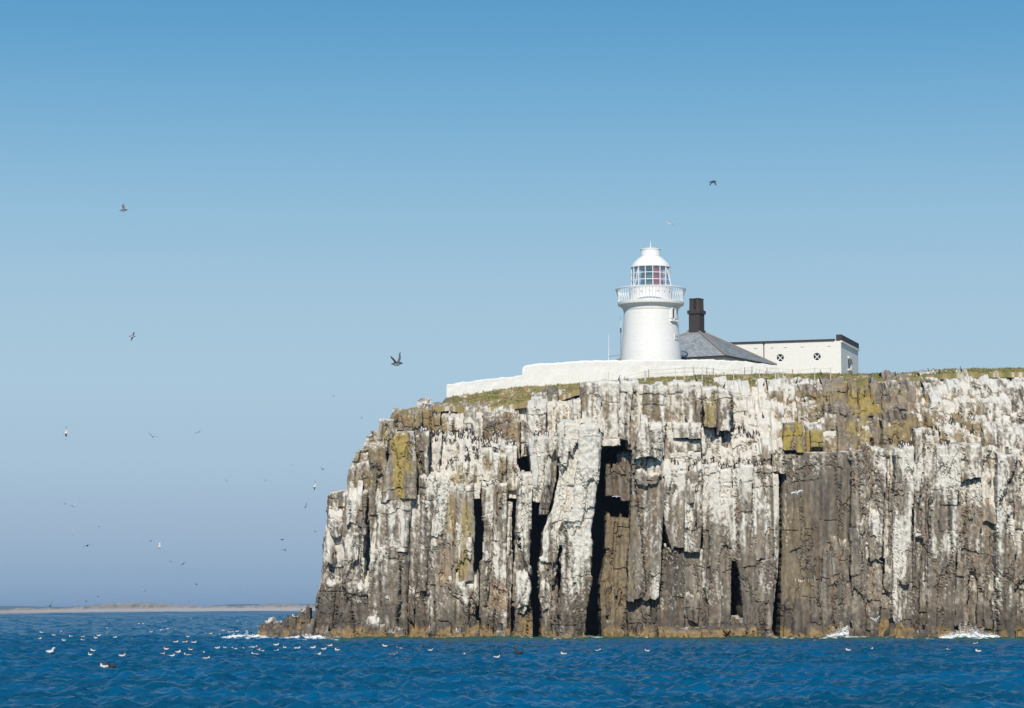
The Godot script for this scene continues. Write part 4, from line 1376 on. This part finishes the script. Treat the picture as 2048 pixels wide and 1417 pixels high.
func make_wall_and_fence():
	# [photo x, top y, base y, d]
	var lowp := [[893,769.5,800,13.5],[897,768,800,13.5],[930,764,796,13.7],[970,758.5,790,14.0],[1010,754.5,785,14.3],[1046,750.5,782,14.6]]
	var highp := [[1044.5,738,782,14.6],[1046,733,782,14.6],[1051,730,782,14.6],[1060,728.5,782,14.6],[1100,726,780,14.7],[1160,722,776,14.8],[1220,720,772,15.0],[1262,719.6,770,15.2],[1310,719.4,768,15.6],[1362,719.4,766,16.2],[1420,719,764,17.0],[1480,722,762,18.0],[1540,729,760,19.0],[1558,732,760,19.4]]
	var n := 0
	for path in [lowp, highp]:
		var st := new_st()
		var prev := []
		var fi := 0.0
		var total: int = (path.size() - 1) * 14
		for s in total + 1:
			var u := float(s) / 14.0
			var i := mini(int(u), path.size() - 2)
			var f := u - i
			var px: float = lerpf(path[i][0], path[i + 1][0], f)
			var d: float = D0 + lerpf(path[i][3], path[i + 1][3], f)
			var top := at(px, lerpf(path[i][1], path[i + 1][1], f), d)
			var bot := at(px, lerpf(path[i][2], path[i + 1][2], f), d)
			top.y += 0.09 * n_mid.get_noise_2d(top.x * 1.3, 3.0) + 0.04 * n_fine.get_noise_2d(top.x, 8.0)
			var c := []
			var hh := top.y - bot.y
			for q in [[0.0, 0.0], [0.25, 0.0], [0.5, 0.0], [0.75, 0.0], [0.93, 0.01], [0.985, -0.08], [1.0, -0.25], [0.985, -0.45], [0.9, -0.6], [0.0, -0.6]]:
				var p := Vector3(top.x, bot.y + hh * q[0], top.z + q[1])
				p.z += 0.07 * n_mid.get_noise_2d(p.x, p.y * 1.4) + 0.03 * n_fine.get_noise_2d(p.x, p.y)
				c.append(p)
			if s > 0:
				for r in c.size() - 1: quad(st, prev[r], prev[r + 1], c[r + 1], c[r])
			if s == 0 or s == total:
				for r in range(1, 9):
					tri(st, c[0], c[r], c[r + 1]) if s == total else tri(st, c[0], c[r + 1], c[r])
			prev = c
			fi += 1.0
		var w := part(self, numbered("boundary_wall"), done(st), M.rough_white)
		tag(w, ["low whitewashed wall stepping down towards the cliff end", "tall whitewashed wall with a rounded shoulder in front of the lighthouse"][n], "wall")
		n += 1
	# fence: [photo x, top y, base y, pale]
	var posts := [[1218,743,771,1],[1249,747,754,0],[1291,743,763,1],[1298,735,753,0],[1352,735,765,1],[1368.5,735,763,1],[1388,734,753,0],[1404.5,735,766,1],[1414,735,752,0],[1427,738,752,0],[1448,745,759,0],[1468,739,766,1],[1490,735,752,0],[1504,735,752,0],[1519,741,760,1],[1531.5,743,752,0],[1534.5,735,752,0],[1552,744,769,1],[1557,746,769,1],[1567.5,744,770,1],[1586,740,749,0],[1630,737,770,1],[1662,734,765,1]]
	for row in 2:
		var fence := base("fence", Vector3.ZERO)
		tag(fence, ["wire fence of dark thin posts close under the white wall", "wire fence of pale posts along the cliff edge"][row], "fence")
		var heads := []
		for p in posts:
			if p[3] != row: continue
			var l := land_at(p[0])
			var t := clampf((l[0] - p[2]) / maxf(1.0, l[0] - l[1]), 0.03, 0.97)
			var foot := land_point(p[0], t)
			var dist := -foot.z
			var h: float = (p[2] - p[1]) * dist / F
			var tilt := Vector3(rng.randf_range(-0.04, 0.04), 0, rng.randf_range(-0.03, 0.03)) * h
			var fat := 0.11 if p[0] == 1291 else 0.05
			var o := part(fence, "post", tube([foot - Vector3(0, 0.2, 0), foot + Vector3(0, h, 0) + tilt], [fat, fat * 0.85], 6), M.pale_post if row else M.post)
			heads.append(foot + Vector3(0, h * 0.93, 0) + tilt)
		for i in heads.size() - 1:
			if (heads[i + 1] - heads[i]).length() > 5.0: continue
			for s in [0.0, 0.4]:
				part(fence, "wire", tube([heads[i] - Vector3(0, s, 0), heads[i].lerp(heads[i + 1], 0.5) - Vector3(0, s + 0.03, 0), heads[i + 1] - Vector3(0, s, 0)], 0.007, 4), M.wire)
	# a long thin plank of wood lying on the turf
	var pa := land_point(1397, 0.55)
	var pb := land_point(1452, 0.55)
	var pl := part(self, "plank", box(Vector3.ZERO, Vector3((pb - pa).length(), 0.10, 0.22), Basis(Vector3.UP, -atan2(pb.z - pa.z, pb.x - pa.x))), M.hip, (pa + pb) * 0.5 + Vector3(0, 0.14, 0))
	tag(pl, "long weathered plank lying in the grass before the wall", "plank")

func make_birds():
	bird_meshes = {"auk": auk_standing(), "shag": shag_standing(), "gull": gull_standing(),
		"auk_body": bird_body(INK, INK, SNOW), "gull_body": bird_body(GREY, SNOW, SNOW),
		"auk_wing": wing_mesh(0.34, -0.15, INK, Color(0.30, 0.29, 0.28), INK), "auk_wing_up": wing_mesh(0.34, 0.25, INK, Color(0.30, 0.29, 0.28), INK),
		"gull_wing": wing_mesh(0.48, -0.22, Color(0.52, 0.55, 0.58), Color(0.70, 0.70, 0.70), INK), "gull_wing_up": wing_mesh(0.48, 0.2, Color(0.52, 0.55, 0.58), Color(0.70, 0.70, 0.70), INK),
		"float_auk": bird_floating(INK, INK, SNOW), "float_gull": bird_floating(GREY, SNOW, SNOW), "float_dark": bird_floating(INK, INK, INK)}
	# flying over the sea and the rock: x, y, span in px, kind, yaw, roll, tilt, lift
	var named := [
		[246,421,26,"auk",20,5,6,58,"dark seabird flying with both wings raised high, alone in the upper sky",0.0],
		[264,673,22,"auk",30,46,0,-8,"small dark seabird banking with crooked wings in open sky above the gulls",0.0],
		[793,728,46,"auk",42,12,4,44,"black and white auk with wings held in a V beside the cliff top",0.0],
		[1425,364,28,"auk",30,-8,8,-42,"dark seabird high above the lighthouse with wings beating down",0.0],
		[1344,449,26,"gull",75,12,30,26,"pale seabird gliding just above the lighthouse spike",0.0],
		[1594,986,34,"gull",100,14,48,6,"white gull gliding in front of the smooth brown rock wall",243.0],
		[1752,1241,28,"gull",80,10,40,30,"white gull with raised wings low over the spray",240.0],
		[1233,994,18,"gull",95,0,35,-5,"white gull flying across the dark mouth of the cave",246.0],
		[1402,995,14,"gull",160,5,0,10,"white gull flying past the grey rock next to the brown wall",246.5],
		[1034,1098,14,"gull",10,0,0,4,"white gull flying past the narrow cleft in the columns",246.0],
		[1918,1168,12,"gull",170,10,0,15,"white gull hovering against the dark rock above the bursting wave",245.0],
		[131,867,27,"gull",15,64,0,6,"white gull banking steeply with pale wings in hazy sky",0.0],
		[629,974,22,"gull",20,62,0,8,"white gull banking steeply close to the stepped cliff end",0.0],
		[318,1095,21,"gull",10,48,0,25,"bright white gull turning low over the sea haze",0.0]]
	for b in named:
		flying(b[0], b[1], b[2], b[3], b[4], b[5], b[6], b[7], b[8], "", b[9])
	var rest := [[305,874,25,"gull"],[396,865,16,"gull"],[147,1013,18,"gull"],[610,1015,19,"gull"],[453,1058,14,"gull"],[446,1177,16,"gull"],[420,956,11,"gull"],
		[452,962,8,"auk"],[530,962,9,"auk"],[585,931,7,"auk"],[645,939,13,"auk"],[630,1064,12,"auk"],[564,1080,14,"auk"],[570,1101,14,"auk"],[300,1083,9,"auk"],[341,1124,10,"auk"],[366,1129,13,"auk"],
		[130,1009,6,"auk"],[198,1054,7,"auk"],[144,1072,7,"gull"],[174,1092,20,"auk"],[392,1170,10,"auk"],[288,1183,14,"gull"],[196,1194,8,"auk"],[172,1204,8,"auk"],[378,1204,7,"auk"],[100,1213,18,"auk"],[609,1165,6,"auk"],[486,1173,6,"gull"],[667,793,9,"auk"],[723,837,8,"auk"]]
	for b in rest:
		var gull: bool = b[3] == "gull"
		flying(b[0], b[1], b[2], b[3], 90 + rng.randf_range(-55, 55) + (180 if rng.randf() < 0.5 else 0), rng.randf_range(-35, 35), rng.randf_range(-8, 8), rng.randf_range(-12, 40),
			"grey winged gull flying over the open sea" if gull else "tiny dark seabird flying over the open sea", "gulls flying over the sea" if gull else "auks flying over the sea")
	# flocks on the ledges: x0, x1, y0, y1, count, label
	var flocks := [
		[860, 1048, 878, 900, 80, "brown and white guillemot in the crowd on the longest upper ledge"],
		[925, 998, 905, 930, 22, "guillemot in the crowd below the longest upper ledge"],
		[862, 912, 935, 945, 20, "guillemot on the short ledge of the white stepped blocks beside the yellow column"],
		[1070, 1118, 858, 874, 14, "guillemot on top of the tall pale slab"],
		[1345, 1404, 925, 942, 24, "guillemot on the ledge of the jointed grey wall"],
		[1405, 1530, 922, 940, 46, "guillemot in the long row on the middle ledge"],
		[1445, 1530, 868, 890, 20, "guillemot on the upper steps above the middle ledge"],
		[1475, 1520, 838, 862, 16, "guillemot on the highest white steps of the middle"],
		[1800, 1832, 870, 900, 22, "guillemot on the sloping shoulder of the fluted columns beyond the brown wall"],
		[1860, 1960, 840, 885, 26, "guillemot scattered over the broken white ledges beyond the brown wall"],
		[840, 900, 858, 880, 18, "guillemot on the rubble ledge under the ochre crest"],
		[905, 1010, 965, 982, 16, "guillemot along the tops of the yellow streaked columns"],
		[1925, 1962, 945, 960, 8, "guillemot on the dark ledge above the bursting wave"],
		[640, 735, 975, 990, 8, "guillemot on the shoulder of the stepped cliff end above the reef"],
		[690, 800, 840, 945, 20, "guillemot on the stair of blocks climbing the cliff end above the reef"]]
	var count := 0
	for f in flocks:
		for i in f[4]:
			var backward := pow(rng.randf(), 1.3) * 1.5 if f[4] > 12 else rng.randf() * 0.3
			if count < 285 and perch(rng.randf_range(f[0], f[1]), rng.randf_range(f[2], f[3]), "auk", f[5], str(f[5]).replace("guillemot", "guillemots"), backward): count += 1
	# the rest of the crowd, too thick to count
	var spots := []
	for f in [flocks[0], flocks[0], flocks[1], flocks[5], flocks[6], flocks[9], flocks[10]]:
		for i in 34:
			var o = perch(rng.randf_range(f[0], f[1]), rng.randf_range(f[2], f[3]), "auk", "", "", pow(rng.randf(), 1.2) * 1.7)
			if o:
				spots.append(o.transform)
				used["guillemot"] -= 1
				remove_child(o)
				o.free()
	var mm := MultiMesh.new()
	mm.transform_format = MultiMesh.TRANSFORM_3D
	mm.mesh = bird_meshes["auk"]
	mm.instance_count = spots.size()
	for i in spots.size(): mm.set_instance_transform(i, spots[i])
	var crowd := MultiMeshInstance3D.new()
	crowd.name = "guillemot_crowd"
	crowd.multimesh = mm
	crowd.material_override = vmat
	add_child(crowd)
	tag(crowd, "dense crowd of small dark guillemots packed along the white ledges", "guillemots", "", "stuff")
	# black shags near the top
	for s in [[1600,770,"pair"],[1603,780,"pair"],[1035,775,""],[1033,815,""],[1535,778,""],[1240,772,""],[1328,793,""],[1395,778,""],[1455,782,""],[1375,815,""],[1748,782,""],[1753,822,""],[1840,822,""],[1614,800,""],[1660,812,""],[1530,828,""],[1810,842,""],[1350,800,""],[1890,800,""],[1868,832,""]]:
		perch(s[0], s[1], "shag", "black shag perched on the white ledges below the turf", "shags on the upper ledges", rng.randf() * 0.3)
	for s in [[1118,868],[1300,855],[1245,1000],[1700,1100],[1805,1068],[1840,1090],[1540,985],[1480,1000],[950,945],[1020,955],[930,1060],[882,1062],[945,1185],[1740,970],[1050,1000],[880,1170],[790,1110],[1100,960]]:
		perch(s[0], s[1], "gull", "white gull sitting on a small foothold of the cliff face", "gulls nesting on the cliff face", 0.05)
	# on the skyline
	var l2 := [[1643,0.75],[1832,0.05],[1850,0.3],[1858,0.3],[1867,0.3],[1880,0.2],[1893,0.2],[1923,0.1],[1742,0.2],[1795,0.1]]
	for s in l2:
		bird_at(land_point(s[0], s[1]), "shag" if s[0] in [1643, 1923, 1858] else "auk", "black shag standing on the grassy skyline" if s[0] in [1643, 1923, 1858] else "small dark guillemot standing on the ochre skyline", "shags on the skyline" if s[0] in [1643, 1923, 1858] else "guillemots on the skyline")
	for s in [[1740,2],[846,0]]:
		var p := land_point(846, 0.2) if s[0] == 846 else land_point(1740, 0.05)
		bird_at(p, "auk", "guillemot standing alone on the ochre crest" if s[0] == 846 else "guillemot standing on the yellow rim beyond the long building", "")
	for s in [[536,1238],[564,1240],[577,1244],[598,1230],[606,1231],[590,1234]]:
		perch(s[0], s[1] + 8, "gull", "white breasted gull standing on the dark reef", "gulls on the reef", 0.1)
	# afloat
	var one := [[88,272],[215,272],[218,282],[168,298],[80,313],[275,297],[352,300],[352,322],[232,330],[455,292],[435,307],[512,282],[558,304],[660,316],[500,178],[508,243],[707,215],[735,215],[685,232],[850,255],[890,249],[875,262],[952,254],[787,268],[1040,183],[1125,280],[1168,280],[1022,299],[1248,259],[1285,270],[1305,268],[1335,265],[1232,287],[1255,285],[1335,197],[1395,205],[1398,262],[1410,262],[1465,230],[405,417],[422,391],[605,422],[885,379],[858,412],[920,424],[962,404],[1040,385],[1020,421],[1135,409],[1142,441],[1210,377],[1260,376],[1318,382],[1390,382],[1412,370],[1448,368],[1465,386],[1490,392],[1585,363],[1588,392],[1640,371],[1720,381],[1820,370],[1888,379],[1928,358],[1972,385],[1448,415],[1850,415],[945,335],[1005,335],[1060,337]]
	var two := [[228,300],[275,360],[292,352],[517,351],[318,312],[720,352],[940,368],[1365,347],[1585,333],[1898,330]]
	var three := [[540,342],[1128,322],[1270,315],[1765,327],[1955,334],[1940,282],[928,267]]
	var all := []
	for q in one: all.append([60 + q[0] * 0.3125, 1180 + q[1] * 0.3125])
	for q in two: all.append([700 + q[0] * 0.3125, 1200 + q[1] * 0.3125])
	for q in three: all.append([1340 + q[0] * 0.3125, 1200 + q[1] * 0.3125])
	for q in all:
		var dd: float = EYE * F / (q[1] + 1.5 - HORIZON)
		swim(q[0], dd, "float_auk", "small black and white auk swimming on the blue sea", "auks swimming on the sea", rng.randf_range(0.95, 1.15))
	swim(106.0, EYE * F / (1310.0 - HORIZON), "float_gull", "larger grey and white gull swimming among the auks", "", 1.35)
	swim(1037.0, EYE * F / (1309.0 - HORIZON), "float_dark", "dark brown young bird swimming below the pale columns", "", 1.5)
	swim(214.0, EYE * F / (1336.0 - HORIZON), "float_auk", "white sided auk swimming next to the dark bird with lifted wings", "", 1.15)
	var dk = swim(228.0, EYE * F / (1337.0 - HORIZON), "float_dark", "dark bird on the water lifting its wings", "", 1.2)
	for s in [-1, 1]:
		var w := part(dk, "wing", bird_meshes["auk_wing_up"], vmat)
		w.position = Vector3(0.02, 0.10, 0.06 * s)
		var b := Basis(Vector3.RIGHT, deg_to_rad(-28)) * 0.6
		if s < 0: b = Basis.from_scale(Vector3(1, 1, -1)) * b
		w.basis = b

func swim(px: float, dd: float, mesh: String, label: String, group: String, sc: float):
	var x := (px - CX) / F * dd
	var o := base("floating_" + {"float_auk": "auk", "float_gull": "gull", "float_dark": "dark_bird"}[mesh], Vector3(x, maxf(sea_h(x, -dd), 0.02) + 0.005, -dd), rng.randf_range(-0.9, 0.9) + (PI if rng.randf() < 0.5 else 0.0))
	o.scale = Vector3.ONE * sc
	part(o, "body", bird_meshes[mesh], vmat)
	tag(o, label, "gull" if mesh == "float_gull" else "seabird" if mesh == "float_dark" else "auk", group)
	return o

func make_foam():
	var r2 := RandomNumberGenerator.new()
	r2.seed = 12
	# [centre x, y on the photo, half width px, height px, d, droplets, label]
	var list := [[1935, 1281, 58, 20, -6.0, 1500, "white wave bursting on the rocks below the dark ledge"], [1688, 1268, 36, 26, -0.4, 1100, "thin spray thrown up before the smooth brown wall"], [492, 1281, 42, 8, -3.5, 700, "white surf washing over the tip of the reef"], [618, 1279, 34, 4, -4.0, 450, "low white surf between reef and cliff"]]
	for s in list:
		var D: float = D0 + s[4]
		var k := D / F
		var o := base("breaking_wave", Vector3((s[0] - CX) * k, 0.0, -D))
		tag(o, s[6], "foam", "", "stuff")
		var st := new_st()
		# lumpy froth lying on the water
		for i in int(s[5] * 0.5):
			var u := r2.randf_range(-1, 1)
			var x: float = u * s[2] * k
			var h: float = s[3] * k * (1.0 - u * u) * (0.22 + 0.5 * maxf(0.0, n_mid.get_noise_1d(u * 4.0 + s[0]) * 2.0)) * r2.randf()
			var z := r2.randf_range(-0.9, 0.9)
			var c := Vector3(x, h + sea_h(o.position.x + x, -D + z), z)
			var r := r2.randf_range(0.05, 0.17)
			blob(st, c, Vector3(r * 1.5, r * 0.7, r), r2)
		part(o, "froth", done(st), M.foam)
		var sp := new_st()
		for i in s[5]:
			var u := clampf(r2.randfn(0.0, 0.5), -1, 1)
			var h: float = s[3] * k * pow(r2.randf(), 1.6) * (1.15 - absf(u)) * (0.35 + 1.3 * absf(n_mid.get_noise_1d(u * 6.0 + s[0] * 3.0)) * 2.0)
			blob(sp, Vector3(u * s[2] * k, h + 0.1, r2.randf_range(-0.6, 0.6)), Vector3.ONE * r2.randf_range(0.010, 0.04), r2)
		part(o, "spray", done(sp), M.foam)

func blob(st: SurfaceTool, c: Vector3, r: Vector3, r2: RandomNumberGenerator):
	var v := [Vector3(1, 0, 0), Vector3(-1, 0, 0), Vector3(0, 1, 0), Vector3(0, -1, 0), Vector3(0, 0, 1), Vector3(0, 0, -1)]
	var p := []
	for q in v: p.append(c + q * r * r2.randf_range(0.7, 1.3))
	for f in [[0, 2, 4], [4, 2, 1], [1, 2, 5], [5, 2, 0], [4, 3, 0], [1, 3, 4], [5, 3, 1], [0, 3, 5]]:
		tri(st, p[f[0]], p[f[2]], p[f[1]])
